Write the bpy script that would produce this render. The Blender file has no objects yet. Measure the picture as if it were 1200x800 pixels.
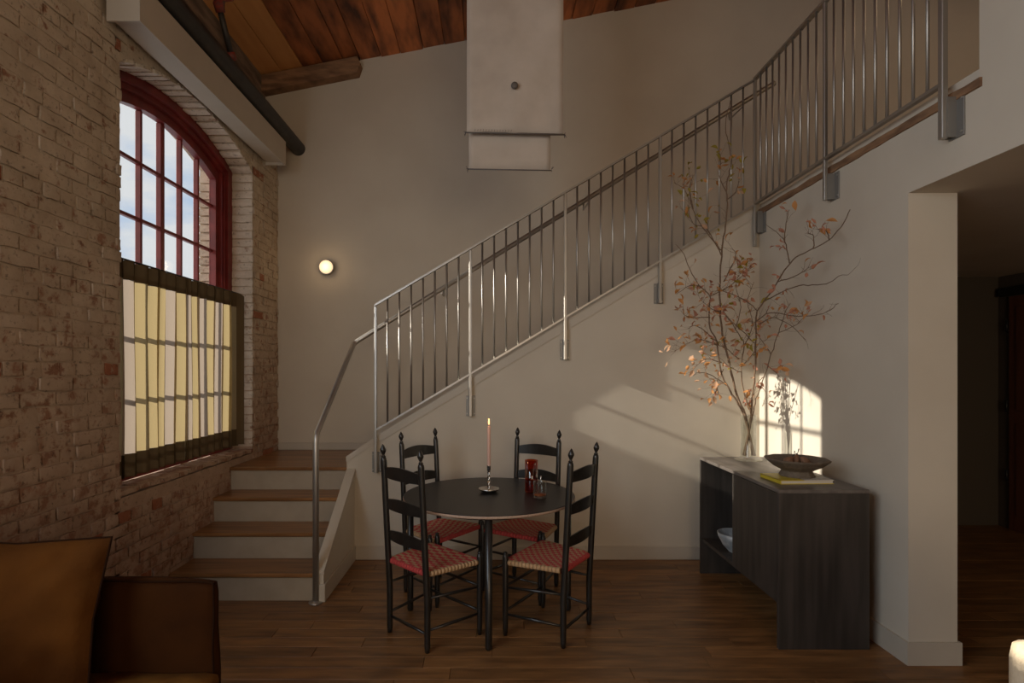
import bpy, math, random
from mathutils import Vector, Matrix, noise
random.seed(7)
R = math.radians
scene = bpy.context.scene
col = scene.collection
EYE = 1.488

# ------------------------------------------------------------------ camera
cd = bpy.data.cameras.new('camera'); cam = bpy.data.objects.new('camera', cd); col.objects.link(cam)
cam.location = (0, 0, EYE); cam.rotation_euler = (R(90), 0, 0)
cd.sensor_width = 36; cd.lens = 36 * 650 / 1200; cd.shift_x = 23 / 1200; cd.shift_y = 34 / 1200
cd.clip_start = 0.05
scene.camera = cam
scene.view_settings.view_transform = 'Standard'; scene.view_settings.look = 'None'
scene.view_settings.gamma = 1; scene.view_settings.use_curve_mapping = False
scene.view_settings.exposure = 0.0

# ------------------------------------------------------------------ sky
world = bpy.data.worlds.new('sky'); scene.world = world; world.use_nodes = True
wn = world.node_tree; wn.nodes.clear()
wo = wn.nodes.new('ShaderNodeOutputWorld'); wb = wn.nodes.new('ShaderNodeBackground')
wt = wn.nodes.new('ShaderNodeTexCoord'); wm = wn.nodes.new('ShaderNodeMapping'); wx = wn.nodes.new('ShaderNodeTexNoise'); wr = wn.nodes.new('ShaderNodeValToRGB')
wm.inputs['Scale'].default_value = (1.0, 1.0, 2.4)
wx.inputs['Scale'].default_value = 5.0; wx.inputs['Detail'].default_value = 7; wx.inputs['Roughness'].default_value = .55
wr.color_ramp.elements[0].position = .30; wr.color_ramp.elements[0].color = (.50, .62, .80, 1)
wr.color_ramp.elements[1].position = .47; wr.color_ramp.elements[1].color = (.79, .80, .815, 1)
wn.links.new(wt.outputs['Generated'], wm.inputs[0]); wn.links.new(wm.outputs[0], wx.inputs['Vector'])
wn.links.new(wx.outputs['Fac'], wr.inputs[0]); wn.links.new(wr.outputs[0], wb.inputs[0]); wn.links.new(wb.outputs[0], wo.inputs[0])
wb.inputs[1].default_value = 1.0

# ------------------------------------------------------------------ sun and side window daylight, plus added fill lamps
def look(o, d): o.rotation_euler = Vector(d).to_track_quat('-Z', 'Y').to_euler()
sl = bpy.data.lights.new('sun', 'SUN'); sl.energy = 6.8; sl.color = (1, .925, .82); sl.angle = R(.5)
so = bpy.data.objects.new('sun', sl); col.objects.link(so); look(so, (1, .070, -.40)); so.location = (-8, 0, 6)
def area(name, loc, d, sx, sy, e, c):
    l = bpy.data.lights.new(name, 'AREA'); l.shape = 'RECTANGLE'; l.size = sx; l.size_y = sy; l.energy = e; l.color = c
    o = bpy.data.objects.new(name, l); col.objects.link(o); o.location = loc; look(o, d); return o
area('side_window_daylight', (-1.95, .0, 2.2), (1, .25, -.15), 2.6, 1.9, 74, (.80, .90, 1.0))
area('rear_fill', (1.4, -4.3, 1.9), (0, 1, .0), 3.6, 2.2, 92, (1, .79, .56))  # unseen lamp added behind the camera to lift the whole room
area('upper_floor_fill', (4.6, 3.2, 5.2), (-.2, .2, -1), 1.6, 1.2, 11, (1, .72, .46))  # unseen fill lamp added to brighten the upper floor

# ------------------------------------------------------------------ node helpers
def mat(name, color, rough=.6, metal=0., c2=None, scale=(4, 4, 4), nscale=1., bump=0., bscale=40., bdist=.004, coat=0., sheen=0., spec=.5, lo=.35, hi=.65, rand=0., detail=5):
    m = bpy.data.materials.new(name); m.use_nodes = True; nt = m.node_tree; b = nt.nodes['Principled BSDF']
    b.inputs['Base Color'].default_value = (*color, 1); b.inputs['Roughness'].default_value = rough; b.inputs['Metallic'].default_value = metal
    b.inputs['Specular IOR Level'].default_value = spec; b.inputs['Coat Weight'].default_value = coat; b.inputs['Sheen Weight'].default_value = sheen
    L = nt.links.new; N = nt.nodes.new
    g = N('ShaderNodeNewGeometry')
    if c2:
        mp = N('ShaderNodeMapping'); mp.inputs['Scale'].default_value = scale; L(g.outputs['Position'], mp.inputs[0])
        if rand:
            oi = N('ShaderNodeObjectInfo'); mu = N('ShaderNodeMath'); mu.operation = 'MULTIPLY'; mu.inputs[1].default_value = 37
            L(oi.outputs['Random'], mu.inputs[0]); cx = N('ShaderNodeCombineXYZ')
            for k in range(3): L(mu.outputs[0], cx.inputs[k])
            L(cx.outputs[0], mp.inputs['Location'])
        nz = N('ShaderNodeTexNoise'); nz.inputs['Scale'].default_value = nscale; nz.inputs['Detail'].default_value = detail; L(mp.outputs[0], nz.inputs['Vector'])
        r = N('ShaderNodeValToRGB'); r.color_ramp.elements[0].position = lo; r.color_ramp.elements[1].position = hi
        r.color_ramp.elements[0].color = (*color, 1); r.color_ramp.elements[1].color = (*c2, 1); L(nz.outputs['Fac'], r.inputs[0])
        out = r.outputs[0]
        if rand:
            hs = N('ShaderNodeHueSaturation'); ma = N('ShaderNodeMapRange'); ma.inputs[3].default_value = 1 - rand; ma.inputs[4].default_value = 1 + rand
            L(oi.outputs['Random'], ma.inputs[0]); L(ma.outputs[0], hs.inputs['Value']); L(out, hs.inputs['Color']); out = hs.outputs[0]
        L(out, b.inputs['Base Color'])
    if bump:
        n2 = N('ShaderNodeTexNoise'); n2.inputs['Scale'].default_value = bscale; n2.inputs['Detail'].default_value = 6; L(g.outputs['Position'], n2.inputs['Vector'])
        bp = N('ShaderNodeBump'); bp.inputs['Strength'].default_value = bump; bp.inputs['Distance'].default_value = bdist
        L(n2.outputs['Fac'], bp.inputs['Height']); L(bp.outputs[0], b.inputs['Normal'])
    return m

def glass_mat(name, tint=(1, 1, 1), refl=.06, blend=.35, top=.6):
    m = bpy.data.materials.new(name); m.use_nodes = True; nt = m.node_tree; nt.nodes.clear(); N = nt.nodes.new; L = nt.links.new
    o = N('ShaderNodeOutputMaterial'); t = N('ShaderNodeBsdfTransparent'); g = N('ShaderNodeBsdfGlossy'); mx = N('ShaderNodeMixShader'); lw = N('ShaderNodeLayerWeight')
    t.inputs[0].default_value = (*tint, 1); g.inputs['Roughness'].default_value = .03; lw.inputs[0].default_value = blend
    mr = N('ShaderNodeMapRange'); mr.inputs[3].default_value = refl; mr.inputs[4].default_value = top
    L(lw.outputs['Facing'], mr.inputs[0]); L(mr.outputs[0], mx.inputs[0]); L(t.outputs[0], mx.inputs[1]); L(g.outputs[0], mx.inputs[2]); L(mx.outputs[0], o.inputs[0])
    return m

def translucent_mat(name, c, fac=.5, tc=None, rough=.8, nsc=0.):
    m = bpy.data.materials.new(name); m.use_nodes = True; nt = m.node_tree; nt.nodes.clear(); N = nt.nodes.new; L = nt.links.new
    o = N('ShaderNodeOutputMaterial'); d = N('ShaderNodeBsdfDiffuse'); t = N('ShaderNodeBsdfTranslucent'); mx = N('ShaderNodeMixShader')
    d.inputs[0].default_value = (*c, 1); t.inputs[0].default_value = (*(tc or c), 1); mx.inputs[0].default_value = fac
    L(d.outputs[0], mx.inputs[1]); L(t.outputs[0], mx.inputs[2]); L(mx.outputs[0], o.inputs[0])
    if nsc:
        g = N('ShaderNodeNewGeometry'); n = N('ShaderNodeTexNoise'); n.inputs['Scale'].default_value = nsc; n.inputs['Detail'].default_value = 4
        b = N('ShaderNodeBump'); b.inputs['Strength'].default_value = .5; b.inputs['Distance'].default_value = .02
        L(g.outputs['Position'], n.inputs['Vector']); L(n.outputs['Fac'], b.inputs['Height']); L(b.outputs[0], d.inputs['Normal'])
    return m

def brick_mat(name, bare=0., light=False, red=0.):
    """old limewashed brick: pale wash worn off in patches, more brick showing low on the wall"""
    m = bpy.data.materials.new(name); m.use_nodes = True; nt = m.node_tree; b = nt.nodes['Principled BSDF']; N = nt.nodes.new; L = nt.links.new
    b.inputs['Roughness'].default_value = .9
    g = N('ShaderNodeNewGeometry'); sep = N('ShaderNodeSeparateXYZ'); L(g.outputs['Position'], sep.inputs[0])
    def nz(s, det=6, off=(0, 0, 0)):
        mp = N('ShaderNodeMapping'); mp.inputs['Location'].default_value = off; L(g.outputs['Position'], mp.inputs[0])
        n = N('ShaderNodeTexNoise'); n.inputs['Scale'].default_value = s; n.inputs['Detail'].default_value = det; n.inputs['Roughness'].default_value = .65; L(mp.outputs[0], n.inputs['Vector']); return n.outputs['Fac']
    def ramp(f, p0, c0, p1, c1):
        r = N('ShaderNodeValToRGB'); r.color_ramp.elements[0].position = p0; r.color_ramp.elements[1].position = p1
        r.color_ramp.elements[0].color = (*c0, 1); r.color_ramp.elements[1].color = (*c1, 1); L(f, r.inputs[0]); return r.outputs[0]
    wash = ramp(nz(4.5), .35, (.43, .335, .24), .65, (.62, .51, .385)) if not light else ramp(nz(6), .35, (.55, .46, .36), .65, (.72, .63, .52))
    zt_ = N('ShaderNodeMapRange'); zt_.inputs[1].default_value = .5; zt_.inputs[2].default_value = 2.4; zt_.inputs[3].default_value = .85; zt_.inputs[4].default_value = 0; L(sep.outputs['Z'], zt_.inputs[0])
    wz = N('ShaderNodeMix'); wz.data_type = 'RGBA'; L(zt_.outputs[0], wz.inputs[0]); L(wash, wz.inputs[6]); L(ramp(nz(5, off=(4, 2, 8)), .35, (.36, .225, .155), .65, (.50, .335, .24)), wz.inputs[7])
    if not light: wash = wz.outputs[2]
    clay = ramp(nz(9, off=(3, 1, 2)), .35, (.25, .125, .075), .7, (.37, .20, .125)) if not bare else ramp(nz(9, off=(3, 1, 2)), .35, (.30, .10, .045), .7, (.36, .15, .08))
    # worn-off mask: noise plus a height term (the wash is thinner low down)
    mr = N('ShaderNodeMapRange'); mr.inputs[1].default_value = .4; mr.inputs[2].default_value = 2.9; mr.inputs[3].default_value = .075 + red; mr.inputs[4].default_value = -.035 + red
    L(sep.outputs['Z'], mr.inputs[0])
    oi = N('ShaderNodeObjectInfo')
    ad = N('ShaderNodeMath'); ad.operation = 'ADD'; L(nz(13, off=(7, 7, 1)), ad.inputs[0]); L(mr.outputs[0], ad.inputs[1])
    ro = N('ShaderNodeMath'); ro.operation = 'MULTIPLY_ADD'; ro.inputs[1].default_value = .09; ro.inputs[2].default_value = -.045 + bare; L(oi.outputs['Random'], ro.inputs[0])
    a2 = N('ShaderNodeMath'); a2.operation = 'ADD'; L(ad.outputs[0], a2.inputs[0]); L(ro.outputs[0], a2.inputs[1])
    big = N('ShaderNodeMapRange'); big.inputs[1].default_value = .60; big.inputs[2].default_value = .68; big.inputs[3].default_value = 0; big.inputs[4].default_value = .12 if not light else 0; L(nz(7.5, 4, (2, 9, 4)), big.inputs[0])
    a3 = N('ShaderNodeMath'); a3.operation = 'ADD'; L(a2.outputs[0], a3.inputs[0]); L(big.outputs[0], a3.inputs[1]); a2 = a3
    mk = N('ShaderNodeMapRange'); mk.inputs[1].default_value = .56; mk.inputs[2].default_value = .66; L(a2.outputs[0], mk.inputs[0])
    mx = N('ShaderNodeMix'); mx.data_type = 'RGBA'; L(mk.outputs[0], mx.inputs[0]); L(wash, mx.inputs[6]); L(clay, mx.inputs[7])
    # small dark pits and stains
    pit = N('ShaderNodeMapRange'); pit.inputs[1].default_value = .30; pit.inputs[2].default_value = .42; pit.inputs[3].default_value = .5; L(nz(38, 3, (1, 5, 9)), pit.inputs[0])
    mm = N('ShaderNodeMix'); mm.data_type = 'RGBA'; mm.blend_type = 'MULTIPLY'; mm.inputs[0].default_value = 1; L(mx.outputs[2], mm.inputs[6]); L(pit.outputs[0], mm.inputs[7])
    L(mm.outputs[2], b.inputs['Base Color'])
    bp = N('ShaderNodeBump'); bp.inputs['Strength'].default_value = .55; bp.inputs['Distance'].default_value = .006
    s = N('ShaderNodeMath'); s.operation = 'ADD'; L(nz(26, 8), s.inputs[0]); ms = N('ShaderNodeMath'); ms.operation = 'MULTIPLY'; ms.inputs[1].default_value = -.25; L(mk.outputs[0], ms.inputs[0]); L(ms.outputs[0], s.inputs[1])
    L(s.outputs[0], bp.inputs['Height']); L(bp.outputs[0], b.inputs['Normal'])
    return m

M = {}
M['plaster'] = mat('plaster', (.575, .505, .405), .85, c2=(.62, .55, .445), scale=(1, 1, 1), nscale=2, bump=.25, bscale=9, bdist=.006)
M['white_paint'] = mat('white_paint', (.50, .44, .355), .5, c2=(.54, .475, .385), nscale=1)
M['brick'] = brick_mat('limewashed_brick'); M['bare'] = brick_mat('bare_brick', .22); M['mortar'] = brick_mat('old_mortar', 0, False, -.10); M['jamb'] = brick_mat('white_jamb_brick', 0, True, -.06)
M['floor'] = mat('floor_oak', (.12, .054, .018), .40, c2=(.30, .142, .048), scale=(2.2, 13, 4), nscale=1.7, rand=.22, bump=.25, bscale=60, bdist=.001, lo=.3, hi=.72)
M['floor_base'] = mat('subfloor', (.05, .022, .010), .6)
M['tread'] = mat('tread_oak', (.17, .075, .024), .32, c2=(.33, .155, .055), scale=(1.5, 18, 4), nscale=1.5, rand=.1)
M['old_plank'] = mat('old_pine_plank', (.07, .02, .008), .6, c2=(.50, .155, .045), scale=(7, 1.6, 7), nscale=1.3, rand=.35, bump=.6, bscale=30, lo=.30, hi=.62)
M['new_plank'] = mat('new_pine_plank', (.58, .26, .085), .6, c2=(.68, .33, .115), scale=(9, .8, 9), nscale=1.2, rand=.06)
M['beam'] = mat('weathered_beam', (.16, .085, .045), .8, c2=(.33, .18, .09), scale=(3, 3, 12), nscale=2, bump=.7, bscale=25)
M['grey_beam'] = mat('grey_timber', (.10, .07, .05), .85, c2=(.27, .19, .13), scale=(8, 1.5, 8), nscale=2, bump=.7, bscale=25)
M['riser_paint'] = mat('tan_riser_paint', (.36, .295, .215), .5, c2=(.40, .33, .245), nscale=2)
M['steel'] = mat('brushed_steel', (.38, .355, .32), .42, .85, c2=(.50, .47, .42), scale=(1, 1, .4), nscale=3)
M['steel_plate'] = mat('grey_steel_plate', (.27, .26, .24), .5, .6)
M['pipe'] = mat('black_iron_pipe', (.035, .035, .035), .5, .3, c2=(.06, .055, .05), nscale=3)
M['red_iron'] = mat('red_pipe_fitting', (.28, .035, .02), .5, c2=(.12, .05, .04), nscale=12)
M['maroon'] = mat('maroon_paint', (.16, .018, .016), .42, c2=(.24, .03, .026), nscale=2)
M['glass'] = glass_mat('window_glass', (.97, .98, .98), .01, .2, .10)
M['vase_glass'] = glass_mat('vase_glass', (.975, .985, .97), .06, .35, .5)
M['amber_glass'] = glass_mat('amber_glass', (.86, .30, .11), .08, .35, .4)
M['curtain_yellow'] = translucent_mat('curtain_linen', (.42, .34, .215), .55, (.39, .30, .15), nsc=12)
M['curtain_overlap'] = translucent_mat('curtain_linen_overlap', (.44, .37, .31), .55, (.37, .30, .235), nsc=12)  # backlight through overlapped pleats put into a separate cloth colour
M['curtain_band'] = translucent_mat('curtain_hem', (.13, .095, .055), .03, (.15, .10, .05))  # doubled cloth is not lit through; that shade is in the brown
M['black_wood'] = mat('black_lacquered_wood', (.012, .0105, .009), .32, c2=(.02, .017, .014), nscale=5, coat=.15)
M['table_top'] = mat('black_table_top', (.012, .0105, .0095), .38)
M['table_edge'] = mat('pale_ply_edge', (.50, .35, .26), .6, c2=(.40, .27, .19), nscale=30)
M['tape_red'] = mat('red_woven_tape', (.48, .055, .05), .85, bump=.5, bscale=200, bdist=.001)
M['tape_tan'] = mat('tan_woven_tape', (.47, .29, .15), .85, bump=.5, bscale=200, bdist=.001)
M['charcoal'] = mat('charcoal_stained_wood', (.034, .028, .023), .5, c2=(.062, .05, .042), scale=(14, 14, 1.2), nscale=1.5)
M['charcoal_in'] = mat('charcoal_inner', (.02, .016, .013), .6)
M['top_wood'] = mat('charcoal_top', (.10, .082, .07), .42, c2=(.16, .135, .115), scale=(14, 1.2, 14), nscale=1.5)
M['canvas'] = mat('off_white_canvas', (.42, .345, .275), .9, c2=(.50, .415, .335), scale=(1.5, 1.5, 1.5), nscale=3, bump=.3, bscale=5, bdist=.02)
M['thread'] = mat('dark_thread', (.12, .10, .09), .9)
M['knob'] = mat('grey_felt_knob', (.11, .09, .075), .7)
M['velvet'] = mat('rust_velvet', (.050, .016, .0026), .9, spec=.08, c2=(.090, .031, .005), scale=(2, 2, 2), nscale=2, bump=.6, bscale=7, bdist=.03)
M['velvet_dark'] = mat('brown_velvet', (.025, .0075, .0017), .9, spec=.08, c2=(.041, .013, .0024), scale=(2, 2, 2), nscale=2, bump=.5, bscale=7, bdist=.02)
M['piping'] = mat('dark_piping', (.018, .007, .003), .9, spec=.05)
M['seat_velvet'] = mat('lit_seat_velvet', (.13, .05, .009), .9, spec=.1, c2=(.19, .078, .014), nscale=4)  # light on the seat put into a brighter copy of the velvet
M['cream'] = mat('cream_linen', (.70, .55, .36), .9, c2=(.76, .61, .42), nscale=14, bump=.5, bscale=90, bdist=.004)
M['wax'] = mat('pink_candle_wax', (.66, .40, .31), .5)
M['silver'] = mat('tarnished_silver', (.62, .60, .56), .25, 1.)
M['clay'] = mat('brown_clay', (.12, .088, .062), .8, c2=(.17, .13, .09), nscale=20, bump=.4, bscale=60)
M['pear'] = mat('dried_pear', (.17, .085, .045), .7, c2=(.24, .12, .06), nscale=25, bump=.5, bscale=60)
M['stalk'] = mat('dark_stalk', (.03, .03, .04), .7)
M['yellow'] = mat('yellow_book_cover', (.60, .46, .035), .5)
M['paper'] = mat('book_pages', (.62, .55, .45), .8)
M['marble'] = mat('grey_marble', (.36, .38, .39), .35, c2=(.62, .63, .62), scale=(6, 6, 6), nscale=2.5, lo=.4, hi=.6)
M['bark'] = mat('twig_bark', (.12, .072, .04), .8, c2=(.21, .13, .075), nscale=30)
M['hall'] = mat('shaded_hall_wall', (.085, .065, .045), .8)  # the hall's shade is put into its dark wall colour
M['door'] = mat('dark_red_door', (.10, .03, .014), .5, c2=(.13, .042, .02), scale=(6, 6, .8), nscale=2)
M['black'] = mat('black_iron', (.01, .01, .01), .5)
for n, c, t in (('leaf_orange', (.60, .29, .11), (.74, .40, .16)), ('leaf_rust', (.52, .25, .17), (.68, .36, .25)), ('leaf_olive', (.34, .27, .05), (.5, .42, .08)), ('leaf_pale', (.62, .38, .24), (.75, .52, .34))):
    M[n] = translucent_mat(n, c, .4, t)
def emis(name, c, s):
    m = bpy.data.materials.new(name); m.use_nodes = True; b = m.node_tree.nodes['Principled BSDF']
    b.inputs['Base Color'].default_value = (*c, 1); b.inputs['Emission Color'].default_value = (*c, 1); b.inputs['Emission Strength'].default_value = s; return m
M['lamp'] = emis('lit_opal_glass', (1, .74, .45), .95); M['flame'] = emis('flame', (1, .50, .20), 2.2); M['amber_drop'] = mat('honey', (.35, .09, .02), .3)

# ------------------------------------------------------------------ mesh builder
class MB:
    def __init__(s): s.v = []; s.f = []; s.mi = []; s.sm = []
    def add(s, vs, fs, mi=0, sm=False):
        n = len(s.v); s.v += [tuple(v) for v in vs]; s.f += [tuple(i + n for i in f) for f in fs]; s.mi += [mi] * len(fs); s.sm += [sm] * len(fs); return s
    def box(s, a, b, mi=0, T=None, b_=0.):
        x0, y0, z0 = a; x1, y1, z1 = b
        if b_:   # chamfered box: 24 vertices
            e = b_; vs = []; idx = {}
            X = (x0, x1); Y = (y0, y1); Z = (z0, z1); sg = (1, -1)
            for i in (0, 1):
                for j in (0, 1):
                    for k in (0, 1):
                        p = (X[i], Y[j], Z[k]); d = (sg[i] * e, sg[j] * e, sg[k] * e)
                        for ax in range(3):
                            q = [p[t] + (0 if t == ax else d[t]) for t in range(3)]; idx[i, j, k, ax] = len(vs); vs.append(q)
            fs = []
            def F(*c): fs.append(c)
            for i in (0, 1): F(*[idx[i, j, k, 0] for j, k in ((0, 0), (1, 0), (1, 1), (0, 1))][::(-1 if i == 0 else 1)])
            for j in (0, 1): F(*[idx[i, j, k, 1] for i, k in ((0, 0), (1, 0), (1, 1), (0, 1))][::(1 if j == 0 else -1)])
            for k in (0, 1): F(*[idx[i, j, k, 2] for i, j in ((0, 0), (1, 0), (1, 1), (0, 1))][::(-1 if k == 0 else 1)])
            for i in (0, 1):
                for j in (0, 1): F(idx[i, j, 0, 0], idx[i, j, 1, 0], idx[i, j, 1, 1], idx[i, j, 0, 1])
            for i in (0, 1):
                for k in (0, 1): F(idx[i, 0, k, 0], idx[i, 1, k, 0], idx[i, 1, k, 2], idx[i, 0, k, 2])
            for j in (0, 1):
                for k in (0, 1): F(idx[0, j, k, 1], idx[1, j, k, 1], idx[1, j, k, 2], idx[0, j, k, 2])
            for i in (0, 1):
                for j in (0, 1):
                    for k in (0, 1): F(*[idx[i, j, k, a] for a in range(3)])
        else:
            vs = [(x0, y0, z0), (x1, y0, z0), (x1, y1, z0), (x0, y1, z0), (x0, y0, z1), (x1, y0, z1), (x1, y1, z1), (x0, y1, z1)]
            fs = [(3, 2, 1, 0), (4, 5, 6, 7), (0, 1, 5, 4), (1, 2, 6, 5), (2, 3, 7, 6), (3, 0, 4, 7)]
        if T is not None: vs = [T @ Vector(v) for v in vs]
        return s.add(vs, fs, mi)
    def prism(s, poly, a, b, axis='y', mi=0):
        """poly of (u,w) extruded along axis from a to b; axis y: (x,z); axis x: (y,z); axis z: (x,y)"""
        def P(u, w, t): return {'y': (u, t, w), 'x': (t, u, w), 'z': (u, w, t)}[axis]
        n = len(poly); vs = [P(u, w, a) for u, w in poly] + [P(u, w, b) for u, w in poly]
        fs = [tuple(range(n)), tuple(range(2 * n - 1, n - 1, -1))] + [(i, (i + 1) % n, n + (i + 1) % n, n + i)[::-1] for i in range(n)]
        return s.add(vs, fs, mi)
    def strip(s, A, B, a, b, axis='x', mi=0):
        """band between two polylines A and B (same length), extruded"""
        def P(u, w, t): return {'y': (u, t, w), 'x': (t, u, w), 'z': (u, w, t)}[axis]
        n = len(A); vs = []
        for (p, q) in zip(A, B): vs += [P(*p, a), P(*p, b), P(*q, a), P(*q, b)]
        fs = []
        for i in range(n - 1):
            k = 4 * i; m = k + 4
            fs += [(k, m, m + 1, k + 1), (k + 2, k + 3, m + 3, m + 2), (k, k + 2, m + 2, m), (k + 1, m + 1, m + 3, k + 3)]
        fs += [(0, 1, 3, 2), (4 * n - 4, 4 * n - 2, 4 * n - 1, 4 * n - 3)]
        return s.add(vs, fs, mi)
    def tube(s, pts, r, n=8, mi=0, cap=True, sm=True):
        pts = [Vector(p) for p in pts]; rs = r if isinstance(r, (list, tuple)) else [r] * len(pts)
        vs = []; prev = None
        for i, p in enumerate(pts):
            d = (pts[min(i + 1, len(pts) - 1)] - pts[max(i - 1, 0)]).normalized()
            if prev is None: u = d.orthogonal().normalized()
            else: u = (prev - d * prev.dot(d)).normalized()
            prev = u; w = d.cross(u)
            for k in range(n):
                a = 2 * math.pi * k / n; vs.append(p + (u * math.cos(a) + w * math.sin(a)) * rs[i])
        fs = [(i * n + k, i * n + (k + 1) % n, (i + 1) * n + (k + 1) % n, (i + 1) * n + k) for i in range(len(pts) - 1) for k in range(n)]
        s.add(vs, fs, mi, sm)
        if cap:
            m = len(pts) - 1; b0 = len(s.v) - len(vs)
            s.f += [tuple(b0 + k for k in range(n))[::-1], tuple(b0 + m * n + k for k in range(n))]; s.mi += [mi, mi]; s.sm += [False, False]
        return s
    def lathe(s, prof, c=(0, 0, 0), n=24, mi=0, sm=True, cap=True):
        vs = [(c[0] + r * math.cos(2 * math.pi * k / n), c[1] + r * math.sin(2 * math.pi * k / n), c[2] + z) for r, z in prof for k in range(n)]
        fs = [(i * n + k, i * n + (k + 1) % n, (i + 1) * n + (k + 1) % n, (i + 1) * n + k) for i in range(len(prof) - 1) for k in range(n)]
        s.add(vs, fs, mi, sm)
        if cap:
            b0 = len(s.v) - len(vs); m = len(prof) - 1
            s.f += [tuple(b0 + k for k in range(n))[::-1], tuple(b0 + m * n + k for k in range(n))]; s.mi += [mi, mi]; s.sm += [False, False]
        return s
    def mesh(s, name, mats, off=(0, 0, 0)):
        me = bpy.data.meshes.new(name); me.from_pydata([(v[0] - off[0], v[1] - off[1], v[2] - off[2]) for v in s.v], [], s.f)
        for m in (mats if isinstance(mats, (list, tuple)) else [mats]): me.materials.append(m)
        me.polygons.foreach_set('material_index', s.mi); me.polygons.foreach_set('use_smooth', s.sm); me.update()
        return me
    def build(s, name, mats, parent=None, label=None):
        off = parent.matrix_world_loc if False else (Vector((0, 0, 0)) if parent is None else Vector(parent.get('_o', (0, 0, 0))))
        o = bpy.data.objects.new(name, s.mesh(name, mats, off)); col.objects.link(o)
        if parent is not None: o.parent = parent; o['_o'] = list(off)
        if label: o['label'] = label
        return o

def recenter(o):
    """put the origin of a top-level mesh at the middle of its base"""
    vs = [v.co for v in o.data.vertices]
    c = Vector(((min(v.x for v in vs) + max(v.x for v in vs)) / 2, (min(v.y for v in vs) + max(v.y for v in vs)) / 2, min(v.z for v in vs)))
    o.data.transform(Matrix.Translation(-c)); o.location = c; o['_o'] = list(c); return o
def thing(name, label, cat, loc=(0, 0, 0), rz=0., group=None, local=False):
    o = bpy.data.objects.new(name, None); col.objects.link(o); o.empty_display_size = .1; o.location = loc; o.rotation_euler = (0, 0, rz)
    o['label'] = label; o['category'] = cat; o['_o'] = [0, 0, 0] if local else list(loc)
    if group: o['group'] = group
    return o
def tag(o, label, cat, group=None):
    recenter(o); o['label'] = label; o['category'] = cat
    if group: o['group'] = group
    return o
def struct(mb, name, mats, parent=None):
    o = mb.build(name, mats, parent)
    if parent is None: o['kind'] = 'structure'
    return o
def copy_tree(o, parent=None):
    c = o.copy(); col.objects.link(c); c.parent = parent
    for ch in list(o.children): copy_tree(ch, c)
    return c
def W(px, py, D): return Vector(((px - 577) * D / 650, D, EYE + (434 - py) * D / 650))

XL = -2.081; XR = 2.107; YB = 5.39; YF = 4.376; REAR = -4.5
WC = 3.95                      # centre of the arched window in view
CEN = (WC, WC - 3.25, WC - 6.5)
def zc(x): return 4.506 + .196 * (x + 1.235)
def arch(d): return 3.415 - d * d / 4.0
def garch(d): return 3.243 - d * d / 3.3

# ------------------------------------------------------------------ floor
f = MB().box((-2.6, REAR, -.2), (7, 5.6, -.012))
floor = struct(f, 'floor', M['floor_base'])
rng = random.Random(3); PW = .105; rest = MB(); npl = 0
for i in range(62):
    y0 = -1.0 + i * PW
    if y0 > 5.3: break
    x = -2.08 - rng.random() * 1.1
    while x < 5.0:
        ln = rng.uniform(.8, 1.5); a = max(x, XL); b = min(x + ln, 4.95); x += ln
        if y0 > YF: a = max(a, 2.36)
        if b - a < .03: continue
        vis = 1.65 < y0 < 4.45 and a < 2.4
        z = -rng.uniform(0, .0012); bx = ((a + .001, y0 + .001, -.012), (b - .001, y0 + PW - .001, z))
        if vis and npl < 290: MB().box(*bx, b_=.0015).build('floor_plank', M['floor'], floor); npl += 1
        else: rest.box(*bx)
        if b >= 4.95: break
r_ = rest.build('floor_plank', M['floor'], floor); r_['kind'] = 'stuff'

# ------------------------------------------------------------------ left brick wall with arched windows
XM = XL - .0085                 # mortar plane; brick faces stand at XL
wl = MB(); SZ = .80; TOPW = 3.80
edges = [REAR]
for c in sorted(CEN): edges += [c - .84, c + .88]
edges.append(5.45)
for i in range(0, len(edges), 2): wl.box((-2.31, edges[i], -.1), (XM, edges[i + 1], TOPW)); wl.box((-2.39, edges[i], -.1), (-2.31, edges[i + 1], TOPW + .5)); wl.box((-2.50, edges[i] - (.09 if i else 0), -.1), (-2.39, edges[i + 1] + (.09 if i + 2 < len(edges) else 0), TOPW + .5))
for c in CEN:
    wl.box((-2.50, c - .88, -.1), (XM, c + .88, SZ - .03))
    ds = [-.88 + 1.78 * k / 20 for k in range(21)]
    wl.strip([(c + d, arch(d)) for d in ds], [(c + d, TOPW) for d in ds], -2.31, XM)
    do = [-.79 + 1.58 * k / 14 for k in range(15)]
    wl.strip([(c + d, arch(d) - .06) for d in do], [(c + d, TOPW + .5) for d in do], -2.50, -2.39)
    wl.strip([(c + d, arch(d) - .001) for d in ds], [(c + d, TOPW + .5) for d in ds], -2.39, -2.31)
wall_left = struct(wl, 'wall_left', M['mortar'])
wall_left['_o'] = [0, 0, 0]

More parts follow.
